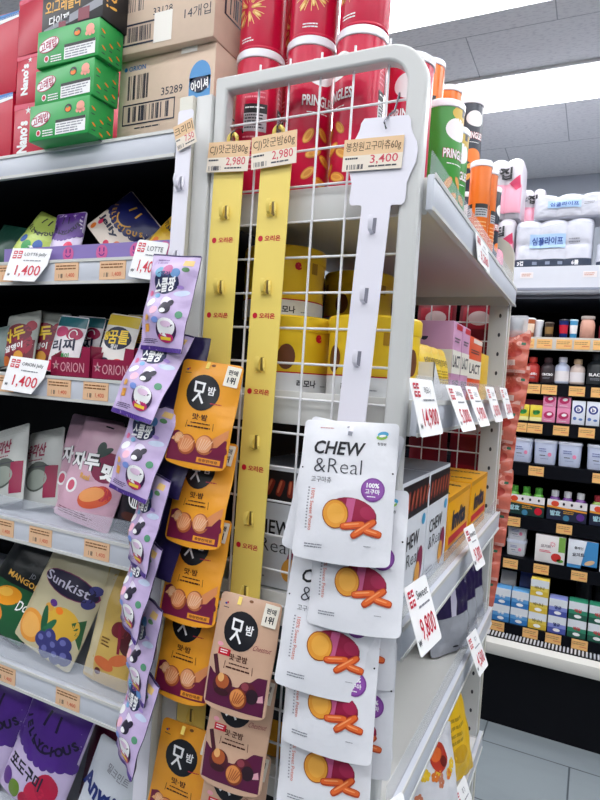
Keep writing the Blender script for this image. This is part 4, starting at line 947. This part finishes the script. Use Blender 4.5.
# ---- price cards on the shelf end
EG = 'price cards on the shelf end'
price_card(.13, .048, '특가', '3,280', 'white price card on the top can shelf edge', (-.196, 1.10, 1.545), (-8, 0, 90), EG)
price_card(.098, .072, '레모나', '14,900', 'first price card on the second shelf, nearest the grid post', (-.186, .738, 1.276), (-16, 0, 88), EG)
price_card(.095, .076, '300g', '5,000', 'second price card on the second shelf', (-.186, .955, 1.272), (-24, 0, 88), EG)
price_card(.09, .076, '유산균', '9,900', 'third price card on the second shelf', (-.186, 1.105, 1.273), (-24, 0, 88), EG)
price_card(.09, .076, '유산균', '8,900', 'fourth price card on the second shelf, by the orange red box', (-.186, 1.30, 1.275), (-20, 0, 88), EG)
price_card(.09, .076, '비타민', '8,900', 'fifth price card on the second shelf, against the far post', (-.186, 1.50, 1.276), (-18, 0, 88), EG)
price_card(.078, .086, 'Sweet', '9,800', 'large 9,800 price card under the white CHEW boxes', (-.18, .772, 1.004), (-20, 0, 84), EG)
price_card(.062, .08, 'Invita', '9,300', 'price card under the amber vitamin boxes', (-.184, 1.17, 1.003), (-22, 0, 84), EG)
price_card(.07, .08, '특가', '4,500', 'price card at the far end of the fourth shelf', (-.184, 1.31, .744), (-24, 0, 84), EG)
price_card(.12, .13, '막강', '3,900', 'price card at the near end of the fourth shelf, at the photo bottom', (-.175, .66, .735), (-24, 0, 70), EG)
price_card(.08, .09, '특가', '3,980', 'price card on the bottom shelf under the flowered bag', (-.184, 1.31, .405), (-24, 0, 84), EG)

# ---- packs hanging on the far side of the shelf end
def coral():
    w, h = .085, .12; a = Art(w, h); a.rect(.02, 0, .98, .09, ink('d8a89c'), 1).rect(.02, .93, .98, 1, ink('c9968c'), 1)
    [a.ell(.1 + .8 * random.random(), .12 + .76 * random.random(), .05 + .07 * random.random(), .05 + .06 * random.random(), ink(random.choice(['e8a494', 'b8483a', 'd9897a', 'e9cfc6', 'a83c34'])), 1, 90 * random.random()) for _ in range(16)]; a.rect(.8, .3, .9, .36, ink('2a6a4e'), 3); a.ell(.5, .45, .22, .2, ink('c8503e'), 2).ell(.35, .4, .2, .14, ink('df7e66'), 2, 20).ell(.65, .55, .2, .14, ink('b83c30'), 2, 20).rect(.3, .72, .7, .84, ink('e6c4ba'), 2)
    return pouch_mb(w, h, .03, a, mat('d2705e', .2, 0, .12, 30, .8), seed=70, wr=.4)
co = coral().build('snack_packet', None, 'x', 'snack packet', 'coral snack packets hanging behind the far post')
OW = ['topmost', 'second', 'third', 'fourth', 'fifth', 'sixth', 'seventh', 'lowest']
for i in range(8):
    place(co, (-.207 - .005 * i + .006 * math.sin(i * 1.7), 1.735 + .012 * (i % 2), 1.415 - .096 * i), (-8, 3 * math.sin(i), -20 + 8 * math.sin(i * 2.3)), f'{OW[i]} coral snack packet in the column behind the far post')
pouch_mb(.06, .06, .02, None, mat('c9ced4', .2, 0, .1, 30, .6, .5), seed=71).build('snack_packet', None, 'clear packet hanging above the coral packets', 'snack packet', None, None, (-.205, 1.735, 1.485), (-6, 0, -10))
a = Art(.1, .15); a.rect(.05, .3, .95, .7, ink('a8102c'), 1).ell(.5, .5, .3, .2, ink('e0c8c8'), 2)
rp = pouch_mb(.11, .15, .02, a, film('7d1226', .4), seed=72).build('snack_packet', None, 'x', 'snack packet', 'dark red packets on the outside of the far grid')
n = 0
ROWS = ['above the second shelf', 'just below the second shelf rail', 'behind the white boxes', 'behind the amber boxes', 'behind the purple packs', 'low behind the fourth shelf', 'at the bottom shelf']
for j, zz in enumerate((1.50, 1.36, 1.2, 1.06, .88, .72, .5)):
    for i, xx in enumerate((-.42, -.30)):
        place(rp, (xx, 1.705 + .01 * (j % 2), zz), (-4, 2 * (i - .5), 0), f'dark red packet {ROWS[j]} outside the far grid, {"inner" if i == 0 else "outer"} column')
a = Art(.07, .1); a.ell(.5, .5, .35, .3, WHITE, 1).rect(.1, .1, .9, .3, ink('1f6a4e'), 1)
pouch_mb(.07, .1, .02, a, film('2a7a5a'), seed=73).build('snack_packet', None, 'green and white packet outside the far grid beside the slotted post', 'snack packet', None, None, (-.315, 1.74, 1.47), (-4, 0, 0))

# ================================================================== CHILLED CASE
FX0, FX1 = -1.05, 1.25
fc = thing('chilled_display_case', 'open black chilled display case with white bumper across the aisle', 'chilled display case')
KICK = mat('04050d', .55, 0, .02, 5, 0, 0, 0, .2); INB = mat('05060c', .6, 0, .02, 12, 0, 0, 0, .2); SHB = mat('0a0c13', .5, 0, .02, 12, 0, 0, 0, .12); CANW = mat('d2d5de', .35, 0, .02)
MB().box(FX0, FX1, 2.445, 3.2, 0, .292, KICK).build('kick_panel', fc)
m = MB(); m.prism([(2.395, .30), (2.40, .288), (2.445, .285), (2.5, .29), (2.5, .345), (2.425, .342), (2.4, .332)], FX0, FX1, mat('d9d7d0', .4, 0, .04, 6), 'x'); m.build('bumper', fc)
m = MB(); m.box(FX0, FX1, 2.435, 2.486, .342, .3465, INB)
x = FX0
while x < FX1: m.box(x, x + .006, 2.437, 2.484, .346, .3495, mat('c9ccd2', .4)); x += .013
m.build('air_grille', fc)
m = MB().box(FX0, FX1, 3.12, 3.2, .29, 1.74, INB)
m.build('back_panel', fc)
MB().box(FX0 - .03, FX0, 2.44, 3.2, 0, 1.825, KICK).build('side_panel', fc); MB().box(FX1, FX1 + .03, 2.44, 3.2, 0, 1.825, KICK).build('side_panel', fc)
m = MB(); m.prism([(2.62, 1.722), (2.63, 1.714), (3.2, 1.714), (3.2, 1.825), (2.62, 1.825)], FX0, FX1, CANW, 'x')
m.box(FX0, FX1, 2.616, 2.6205, 1.728, 1.738, mat('8d93a2', .3, .6)).box(FX0, FX1, 2.66, 3.1, 1.70, 1.714, mat('6d7380', .4)); m.build('canopy', fc)
F_Z = [1.531, 1.352, 1.196, 1.028, .816, .645]
for k, z in enumerate(F_Z):
    y0 = 2.53
    b = MB().box(FX0, FX1, y0, 3.12, z - .02, z - .0015, SHB).build('shelf_board', fc)
    c = mat('c9c6c0', .4, 0, .03) if k == 0 else SHB
    MB().box(FX0, FX1, y0 - .004, y0, z - .052, z - .002, c).build('price_rail', b)
MB().box(FX0, FX1, 2.49, 3.12, .36, .388, SHB).build('deck', fc)
MB().box(FX0, FX1, 2.486, 2.49, .345, .388, SHB).build('price_rail', fc)
a = Art(.06, .034); a.fine(.08, .2, .92, 2, .2, ink('b08a58'), 1).fine(.5, .65, .92, 1, .2, ink('d06a4a'), 1)
ta = MB().box(-.028, .028, -.0012, 0, -.0185, .0185, ink('efbb74')); a.w = .056; ta.art(a, lambda u, v, q: (u, -.0014 - q, v))
ta = ta.build('price_tag', None, 'x', 'price tag')
FT = {1.503: ('top', [-.299, -.255, -.19, -.119, -.056, .01]), 1.324: ('second', [-.278, -.22, -.16, -.061, .016]), 1.168: ('third', [-.259, -.201, -.106, -.016]), 1.0: ('fourth', [-.184, .044]),
      .788: ('fifth', [-.256, -.067]), .617: ('sixth', [-.253, -.138, -.002]), .3695: ('bottom', [-.282, -.157, -.074, .018])}
NTH = ['first', 'second', 'third', 'fourth', 'fifth', 'sixth']
for z, (nm, xs) in FT.items():
    for i, x in enumerate(xs):
        place(ta, (x, 2.5245 if z > .4 else 2.484, z), (0, 0, 0), f'beige price tag on the {nm} rail of the chilled case, {NTH[i]} from the left', 'beige tags on the chilled case rails')

def bottle(R, H, colr, capc, lab=None, name='drink_bottle', cat='bottle', neck=.45, caph=.18, txt=None):
    o = thing(name, 'x', cat); hb = H * (1 - caph)
    m = MB(); m.lathe([(R * .9, 0), (R, .004), (R, hb * .72), (R * .92, hb * .82), (R * neck, hb * .96), (R * neck, hb)], colr, 28)
    if lab or txt:
        a = Art(2 * PI * R, hb); a.n = lambda u, v: ((u - .5) * 2 * PI * R, (1 - v) * hb)
        if lab: a.rect(0, .42, 1, .9, lab, 1)
        if txt: a.t(txt, .5, .6, .12, WHITE if not lab else DGREY, 2, w=.26, bold=.03).fine(.4, .74, .6, 2, .05, GREY, 2)
        m.art(a, wrap(R, 0), .008, 1)
    m.build('body', o)
    m = MB(); m.lathe([(R * (neck + .12), hb - .001), (R * (neck + .14), hb + .002), (R * (neck + .12), H), (R * (neck) * .8, H + .0005)], capc, 24); m.build('cap', o)
    return o
def cup(R, H, colr, lidc, label, loc, band=None):
    o = thing('drink_cup', label, 'drink cup', loc, (0, 0, 0), 'cups on the top chilled shelf')
    m = MB(); m.lathe([(R * .76, 0), (R * .8, .003), (R, H * .93)], colr, 24)
    if band:
        a = Art(2 * PI * R * .9, H); a.n = lambda u, v: ((u - .5) * 2 * PI * R * .9, (1 - v) * H); a.rect(.3, .3, .7, .75, band, 1)
        m.art(a, lambda u, v, q: ((R * (.78 + .22 * v / H) + q + .0003) * math.sin(u / R / .9), -(R * (.78 + .22 * v / H) + q + .0003) * math.cos(u / R / .9), v), .006, 1)
    m.build('body', o)
    MB().lathe([(R * 1.05, H * .92), (R * 1.06, H * .97), (R * .95, H), (R * .3, H * 1.01)], lidc, 24).build('lid', o)
zz = F_Z[0]
cup(.0245, .078, mat('b9653c', .35), mat('e6e6ea', .3), 'brown cup with pale lid, leftmost on the top chilled shelf', (-.258, 2.585, zz), ink('f0d8c0'))
cup(.018, .072, mat('e0e2e8', .3), mat('f2f2f4', .3), 'slim white cup beside the brown cup', (-.2225, 2.60, zz))
cup(.0175, .062, mat('3a2c22', .35), mat('5a5048', .3), 'small dark coffee cup on the top chilled shelf', (-.181, 2.585, zz), ink('8a6a3a'))
cup(.0175, .074, mat('16286a', .3), mat('2a2c3a', .3), 'navy cup with a red badge on the top chilled shelf', (-.128, 2.585, zz), RED)
cup(.015, .074, mat('4a9ac8', .3), mat('b9d4e2', .3), 'slim sky blue cup next to the navy cup', (-.092, 2.585, zz), WHITE)
bo = bottle(.0265, .088, mat('cf9a86', .35, 0, .03), mat('b6a8a0', .3), None, caph=.12, neck=.8); place(bo, (-.043, 2.59, zz), (0, 0, 0), 'peach pink bottle, tallest on the top chilled shelf')
bo = bottle(.024, .08, mat('8a2a3a', .35), mat('3a2a2e', .3), None); place(bo, (.022, 2.59, zz), (0, 0, 0), 'dark red bottle at the right edge of the top chilled shelf')
cup(.0165, .076, mat('c9d2d8', .25), mat('dfe4ea', .3), 'clear pale cup by the shelf end upright on the top chilled shelf', (-.303, 2.585, zz))
zz = F_Z[1]; BG = 'small bottles on the second chilled shelf'
for x, c, cc, lb, txt, H in ((-.231, 'c23a34', 'd8433a', 'red bottle with a red cap on the second chilled shelf', 'milk', .1), (-.174, '3a3034', '4a3438', 'dark chocolate bottle between the red and white bottles', 'cacao', .1), (-.121, 'cdd6ec', 'e6e8f2', 'white bottle with a white cap on the second chilled shelf', None, .104), (-.0655, 'd9c6bc', 'c2a684', 'beige bottle with a tan cap on the second chilled shelf', None, .098), (.0, '20262a', '2c3238', 'large black bottle at the right edge of the second chilled shelf', 'BLACK', .122)):
    b = bottle(.027 if H < .12 else .033, H, mat(c, .35, 0, .03), mat(cc, .35), None if txt != None else ink('e9e4e6'), txt=txt); place(b, (x, 2.59, zz), (0, 0, 0), lb, BG)
def small_carton(w, d, h, c, label, loc, art=None, group=None, name='milk_carton', cat='carton', rot=0):
    return carton_mb(w, d, h, mat(c, .4, 0, .03), front=art).build(name, None, label, cat, group, None, loc, (0, 0, rot))
zz = F_Z[2]
a = Art(.045, .062); a.ell(.55, .45, .3, .2, GREEN, 1, 20).t('두유', .5, .42, .22, ink('2a5a1c'), 2, bold=.03).rect(0, .75, 1, 1, ink('f0e9a0'), 1)
for x, lb in ((-.251, 'yellow green juice carton, left of the pair'), (-.202, 'yellow green juice carton, right of the pair')): small_carton(.045, .045, .064, 'e2c93a', lb, (x, 2.556, zz), a, 'yellow juice cartons')
a = Art(.046, .059); a.ell(.5, .5, .4, .3, ink('b8285e'), 1, 10).ell(.55, .45, .2, .13, WHITE, 2, 10).fine(.15, .85, .85, 1, .07, WHITE, 1)
for x in (-.155, -.102):
    for k in (0, 1): small_carton(.047, .045, .0595, 'e28aae', f'pink drink carton, {"upper" if k else "lower"} of the {"left" if x < -.12 else "right"} stack', (x, 2.556, zz + .06 * k), a, 'stacked pink drink cartons')
a = Art(.046, .09); a.ell(.5, .35, .36, .36, ink('2a3a8a'), 1).ell(.5, .35, .22, .22, WHITE, 2).t('b', .5, .35, .16, ink('2a3a8a'), 3, bold=.04).ell(.25, .75, .14, .14, ink('5a7ab8'), 1).ell(.7, .78, .15, .1, ink('5a7ab8'), 1)
for x, lb in ((-.05, 'white carton with a blue circle, left one'), (.001, 'white carton with a blue circle, right one at the photo edge')): small_carton(.046, .045, .092, 'dfe4ee', lb, (x, 2.556, zz), a, 'white blue circle cartons')
small_carton(.1, .05, .085, 'd8588a', 'pink multipack behind the yellow juice cartons', (-.215, 2.63, zz)); small_carton(.03, .04, .075, '2a5a9a', 'blue carton behind the yellow juice cartons at the left', (-.275, 2.61, zz))
zz = F_Z[3]
def tub(w, d, h, label, loc, group, c='cdd6ee', art=True):
    o = thing('yogurt_tub', label, 'yogurt tub', loc, (0, 0, 0), group)
    bm = MB(); n = 32
    def ring(s, z, e=.35):
        return [((abs(math.cos(t)) ** e) * math.copysign(1, math.cos(t)) * w / 2 * s, (abs(math.sin(t)) ** e) * math.copysign(1, math.sin(t)) * d / 2 * s, z) for t in (2 * PI * i / n for i in range(n))]
    def skin(m_, rings, mt):
        V = sum(rings, []); F = [(j * n + i, j * n + (i + 1) % n, (j + 1) * n + (i + 1) % n, (j + 1) * n + i) for j in range(len(rings) - 1) for i in range(n)] + [tuple(range(n))[::-1], tuple((len(rings) - 1) * n + i for i in range(n))]
        m_.add(V, F, mt)
    skin(bm, [ring(.84, 0), ring(.88, .004), ring(.95, h - .012)], mat(c, .35, 0, .03))
    if art:
        a = Art(w, h); a.fine(.2, .35, .6, 2, .09, ink('7a86b8'), 1).ell(.72, .58, .09, .09, PINK, 1).fine(.25, .62, .55, 1, .07, DGREY, 1).fine(.3, .75, .7, 1, .06, ink('9aa6c8'), 1)
        bm.art(a, lambda u, v, q: (u * .88, -d / 2 * (.885 + .07 * (v / h + .5)) - .0016 - q, v + h / 2))
    bm.build('body', o); lm = MB(); skin(lm, [ring(1, h - .012), ring(1, h - .008), ring(.98, h - .001), ring(.9, h)], mat('dde3f2', .3)); lm.build('lid', o)
    return o
for x, w, lb in ((-.246, .084, 'pale blue yogurt tub, leftmost of the row'), (-.158, .088, 'pale blue yogurt tub, second of the row'), (-.0688, .088, 'pale blue yogurt tub, third of the row'), (.032, .085, 'pale blue yogurt tub at the right edge of the photo')):
    tub(w, .09, .097, lb, (x, 2.585, zz), 'pale blue yogurt tubs')
zz = F_Z[4]
def juice(c, capc, strip, label, loc, fruit):
    o = thing('juice_multipack', label, 'juice multipack', loc, (0, 0, 0), 'juice multipacks')
    for i in range(3):
        m = MB(); R = .0225; x = -.046 + .046 * i
        m.lathe([(R * .9, 0), (R, .003), (R, .07), (R * .7, .086), (R * .45, .092)], mat(c, .25, 0, .03), 24, x, 0); b = m.build('bottle', o)
        MB().lathe([(R * .6, .09), (R * .62, .092), (R * .6, .112), (R * .5, .113)], mat(capc, .35), 18, x, 0).build('cap', b)
    m = MB(); W, H = .142, .08; m.box(-W / 2, W / 2, -.0255, -.0245, .001, H, mat('1d3a36' if c[0] == '5' else '20263e', .35))
    a = Art(W, H); a.rect(0, .0, 1, .36, ink('e4dfe0'), 1).npoly([(0, .3), (1, .42), (1, .5), (0, .4)], ink('e2962c'), 2).ell(.2, .2, .1, .08, ink('d8482c'), 2)
    for q in (.42, .62, .85): a.ell(q, .18, .03, .04, BLACK, 2)
    a.t('발효', .22, .66, .26, ink('a8d0d8'), 3, bold=.05).ell(.85, .72, .1, .1, fruit, 3).ell(.5, .85, .08, .08, ink('3f7fa0'), 3).fine(.42, .52, .7, 2, .08, ink('d8a23a'), 3)
    m.art(a, lambda u, v, q: (u, -.0257 - q, v + .04)); m.build('sleeve', o)
juice('5fa83c', '4f9a3a', None, 'green juice multipack with a red fruit print', (-.216, 2.565, zz), RED)
juice('6a3a86', 'd6d8dc', None, 'purple juice multipack with white caps', (-.064, 2.565, zz), PURP)
juice('8aa84a', '9a2a34', None, 'juice multipack at the right edge, cut off by the photo', (.088, 2.565, zz), GREEN)
zz = F_Z[5]
for k in (0, 1): tub(.078, .07, .064, f'white round edged tub, {"upper" if k else "lower"} of two by the shelf end upright', (-.24, 2.585, zz + .0645 * k), 'stacked white tubs', 'dfe1e6')
a = Art(.108, .108); a.rect(.78, 0, 1, .55, ink('7aa84a'), 1).ell(.72, .76, .17, .15, ink('c9302a'), 2).ell(.85, .86, .12, .06, ink('5a9a3a'), 2).t('요거트', .36, .4, .12, ink('8a7a84'), 3, bold=.02).fine(.15, .55, .55, 2, .05, PINKRED, 2)
for i in range(8): a.stick(.58 + .07 * math.cos(i * .785), .3 + .07 * math.sin(i * .785), .06, .02, -i * 45, PINKRED, 3)
small_carton(.108, .08, .108, 'e8e4e2', 'white yogurt pack with a strawberry print', (-.112, 2.57, zz), a, None, 'yogurt_box', 'yogurt pack')
a = Art(.104, .108); a.npoly([(.62, 0), (1, 0), (1, 1), (.45, 1)], ink('3f8ac2'), 1).rect(0, .88, 1, 1, ink('3f8ac2'), 1).t('플레인', .36, .28, .1, DGREY, 3).t('요거트', .36, .52, .14, INKN, 3, bold=.03, rot=5).ell(.75, .75, .18, .08, ink('d8b48a'), 2, 25)
small_carton(.104, .08, .108, 'dde2ea', 'white and blue plain yogurt pack', (.004, 2.57, zz), a, None, 'yogurt_box', 'yogurt pack')
a = Art(.1, .108); a.rect(.1, .2, .9, .5, ink('a8b4cc'), 1)
small_carton(.1, .08, .108, 'd9dce4', 'white yogurt pack at the right edge of the sixth chilled shelf', (.115, 2.57, zz), a, None, 'yogurt_box', 'yogurt pack')
zz = .3885
def milk(w, d, h, c, low, accent, label, loc, group):
    a = Art(w, h * .7); a.rect(0, .55, 1, 1, low, 1).ell(.5, .4, .25, .25, accent, 2).fine(.15, .12, .85, 2, .1, accent, 2).fine(.2, .7, .8, 1, .12, WHITE, 2)
    m = MB(); hb = h * .7
    m.box(-w / 2, w / 2, -d / 2, d / 2, 0, hb, mat(c, .4, 0, .03)); m.prism([(-d / 2, hb), (d / 2, hb), (.003, h * .93), (.003, h), (-.003, h), (-.003, h * .93)], -w / 2, w / 2, mat(c, .4, 0, .03), 'x')
    m.art(a, lambda u, v, q: (u, -d / 2 - .0003 - q, v + hb / 2))
    return m.build('milk_carton', None, label, 'milk carton', group, None, loc)
def pack2(x, w, c, low, acc, nm, g, nlev=2, h=.066, y=2.525):
    for k in range(nlev):
        a = Art(w, h); a.rect(0, .0, 1, .45, ink('dfe4ea'), 1).rect(0, .68, 1, 1, low, 1).t(nm[1], .5, .48, .2, WHITE if acc is None else acc, 2, bold=.03).ell(.5, .8, .2, .1, WHITE, 2)
        pos = ('lower', 'upper') if nlev == 2 else ('bottom', 'middle', 'top')
        small_carton(w, .06, h, c, f'{pos[k]} {nm[0]}', (x, y, zz + k * (h + .0006)), a, g)
pack2(-.272, .064, '5fa0d8', ink('2f78bc'), None, ('sky blue milk carton of the left stack on the chilled deck', '우유'), 'sky blue milk cartons')
pack2(-.204, .064, '5fa0d8', ink('2f78bc'), None, ('sky blue milk carton of the second stack on the chilled deck', '우유'), 'sky blue milk cartons')
pack2(-.136, .066, 'e8cf5a', ink('dcbb3a'), ink('6a5a1c'), ('yellow milk carton on the chilled deck', '바나나'), 'yellow milk cartons', 3, .064, 2.525)
pack2(-.066, .064, '8a94d8', ink('4a56a8'), ink('2a3478'), ('violet blue milk carton on the chilled deck', '멸균'), 'violet blue milk cartons')
pack2(.004, .064, '2f8a6a', ink('1e5a48'), RED, ('green milk carton of the left green stack', '매일'), 'green milk cartons', 2, .068)
pack2(.074, .064, '2f8a6a', ink('1e5a48'), RED, ('green milk carton at the right edge of the photo', '매일'), 'green milk cartons', 2, .068)
milk(.06, .06, .17, 'd9dde2', ink('dfe3e6'), ink('d8c03a'), 'white gable milk carton behind the left sky blue stack', (-.265, 2.63, zz), 'tall gable milk cartons')
milk(.06, .06, .18, '2a4a9a', ink('22408a'), RED, 'blue gable milk carton behind the second sky blue stack', (-.19, 2.63, zz), 'tall gable milk cartons')
MB_ = MB(); MB_.lathe([(.028, 0), (.03, .003), (.03, .09), (.026, .094)], mat('3c3e46', .3, .3), 24)
dcn = MB_.build('drink_can', None, 'x', 'drink can', 'dark cans behind the green milk cartons')
for i, x in enumerate((.02, .085)):
    for k in (0, 1): place(dcn, (x, 2.66, zz + .0945 * k), (0, 0, 0), f'dark grey can behind the green cartons, {"upper" if k else "lower"} {"left" if i == 0 else "right"}')

# ================================================================== ROLLS ON TOP OF THE CASE
def roll_pack(w, d, h, c, art, label, loc, group, rows=2, cols=3, rot=0, seed=0):
    """wrapped pack: bulging film over rolls standing in rows"""
    m = MB(); nx, nz = 40, 20; V = []; F = []
    def surf(s, u, v):
        bx = .012 * abs(math.sin(PI * cols * u)) ** .6; bz = .006 * abs(math.sin(PI * rows * v)) ** .5
        e = .014 * (max(0, abs(2 * v - 1) - .8) / .2) ** 2 + .012 * (max(0, abs(2 * u - 1) - .9) / .1) ** 2
        return s * (d / 2 - .018 + bx + bz - e) + .002 * noise.noise(Vector((u * 14, v * 12, seed + s)))
    for s in (-1, 1):
        b = len(V)
        for j in range(nz + 1):
            for i in range(nx + 1):
                u, v = i / nx, j / nz; top = .010 * abs(math.sin(PI * cols * u)) ** .6 * (max(0, v - .7) / .3)
                V.append(((u - .5) * w, surf(s, u, v), v * (h - .010) + top))
        for j in range(nz):
            for i in range(nx): q = b + j * (nx + 1) + i; F.append((q, q + 1, q + nx + 2, q + nx + 1) if s < 0 else (q, q + nx + 1, q + nx + 2, q + 1))
    N = (nx + 1) * (nz + 1); bd = [i for i in range(nx)] + [nx + j * (nx + 1) for j in range(nz)] + [N - 1 - i for i in range(nx)] + [(nz - j) * (nx + 1) for j in range(nz)]
    for i, q in enumerate(bd): p = bd[(i + 1) % len(bd)]; F.append((q, q + N, p + N, p))
    m.add(V, F, film(c, .5))
    def f(u, v, q):
        uu, vv = min(1, max(0, u / w + .5)), min(1, max(0, v / h + .5)); return (u, surf(-1, uu, vv) - .004 - q * 6, v + h / 2)
    m.art(art, f, .012)
    return m.build('toilet_roll_pack', None, label, 'toilet roll pack', group, None, loc, (0, 0, rot))
def white_art(w, h, band):
    a = Art(w, h); LB = ink('a8c8ea')
    a.rect(.2, .32, .66, .6, LB, 1).t('심플라이프', .43, .46, .16, ink('2a4aa0'), 2, w=.4, bold=.015).fine(.7, .42, .86, 2, .06, GREY, 2)
    for i in range(12): a.bar(i / 12, .14 + .05 * math.sin(i * .52), (i + 1) / 12, .14 + .05 * math.sin((i + 1) * .52), .006, ink('b4bac6'), 1)
    if band:
        a.rect(0, .83, 1, .985, ink('3a4456'), 1).t('3겹', .09, .91, .09, WHITE, 2, bold=.03).t('6롤', .8, .91, .09, WHITE, 2, bold=.03)
        for u in (.25, .42, .58): a.rect(u, .88, u + .06, .94, ink('8a94a8'), 2)
    return a
WP = 'white toilet roll packs on the chilled case'
roll_pack(.295, .2, .2, 'cbcdd8', white_art(.295, .2, True), 'white toilet roll pack with a dark band, lower of the stack', (-.197, 2.745, 1.8255), WP)
roll_pack(.27, .2, .1, 'c9cbd6', white_art(.27, .1, False), 'white toilet roll pack stacked on the banded pack', (-.145, 2.745, 2.026), WP, 1)
roll_pack(.295, .2, .1, 'c6cad6', white_art(.295, .1, True), 'white toilet roll pack at the right edge, lower one', (.115, 2.735, 1.8255), WP, 1)
roll_pack(.295, .2, .1, 'c6cad6', white_art(.295, .1, False), 'white toilet roll pack at the right edge, upper one', (.125, 2.745, 1.926), WP, 1)
def pink_art(w, h):
    a = Art(w, h); PK = ink('e6a0b4')
    a.rect(0, .45, 1, .93, PK, 1).t('집', .5, .27, .2, BLACK, 3, w=.4, bold=.03).npoly([(.62, .44), (.95, .3), (.98, .5), (.85, .56)], ink('c8345e'), 2).ell(.2, .3, .1, .06, GREY, 2).ell(.2, .8, .16, .1, ink('f0b8c8'), 2)
    a.t('우리', .2, .24, .07, DGREY, 3)
    return a
PG = 'pink and white toilet roll packs on the chilled case'
roll_pack(.128, .2, .214, 'ccc7ce', pink_art(.128, .214), 'lower pink and white toilet roll pack beside the shelf end', (-.415, 2.745, 1.8255), PG, 2, 2)
roll_pack(.128, .2, .25, 'ccc7ce', pink_art(.128, .25), 'upper pink and white toilet roll pack, topmost on the chilled case', (-.40, 2.745, 2.041), PG, 2, 2)
roll_pack(.1, .2, .214, 'ccc7ce', pink_art(.1, .214), 'pink and white pack half hidden in the back row, lower one', (-.315, 2.98, 1.8255), PG, 2, 2)
roll_pack(.1, .2, .19, 'ccc7ce', pink_art(.1, .19), 'pink and white pack half hidden in the back row, upper one', (-.312, 2.98, 2.041), PG, 2, 2)
a = Art(.05, .02); a.fine(.1, .2, .9, 2, .35, ink('c88a70'), 1)
m = MB().box(-.025, .025, -.0006, 0, -.012, .012, card('e6dfe0')); m.art(a, lambda u, v, q: (u, -.0008 - q, v)); fl = m.build('price_tag', None, 'x', 'price tag')
place(fl, (-.285, 2.619, 1.79), (0, 0, 0), 'pale price sticker on the canopy below the banded toilet roll pack'); place(fl, (-.05, 2.619, 1.79), (0, 0, 0), 'pale price sticker at the right end of the canopy')
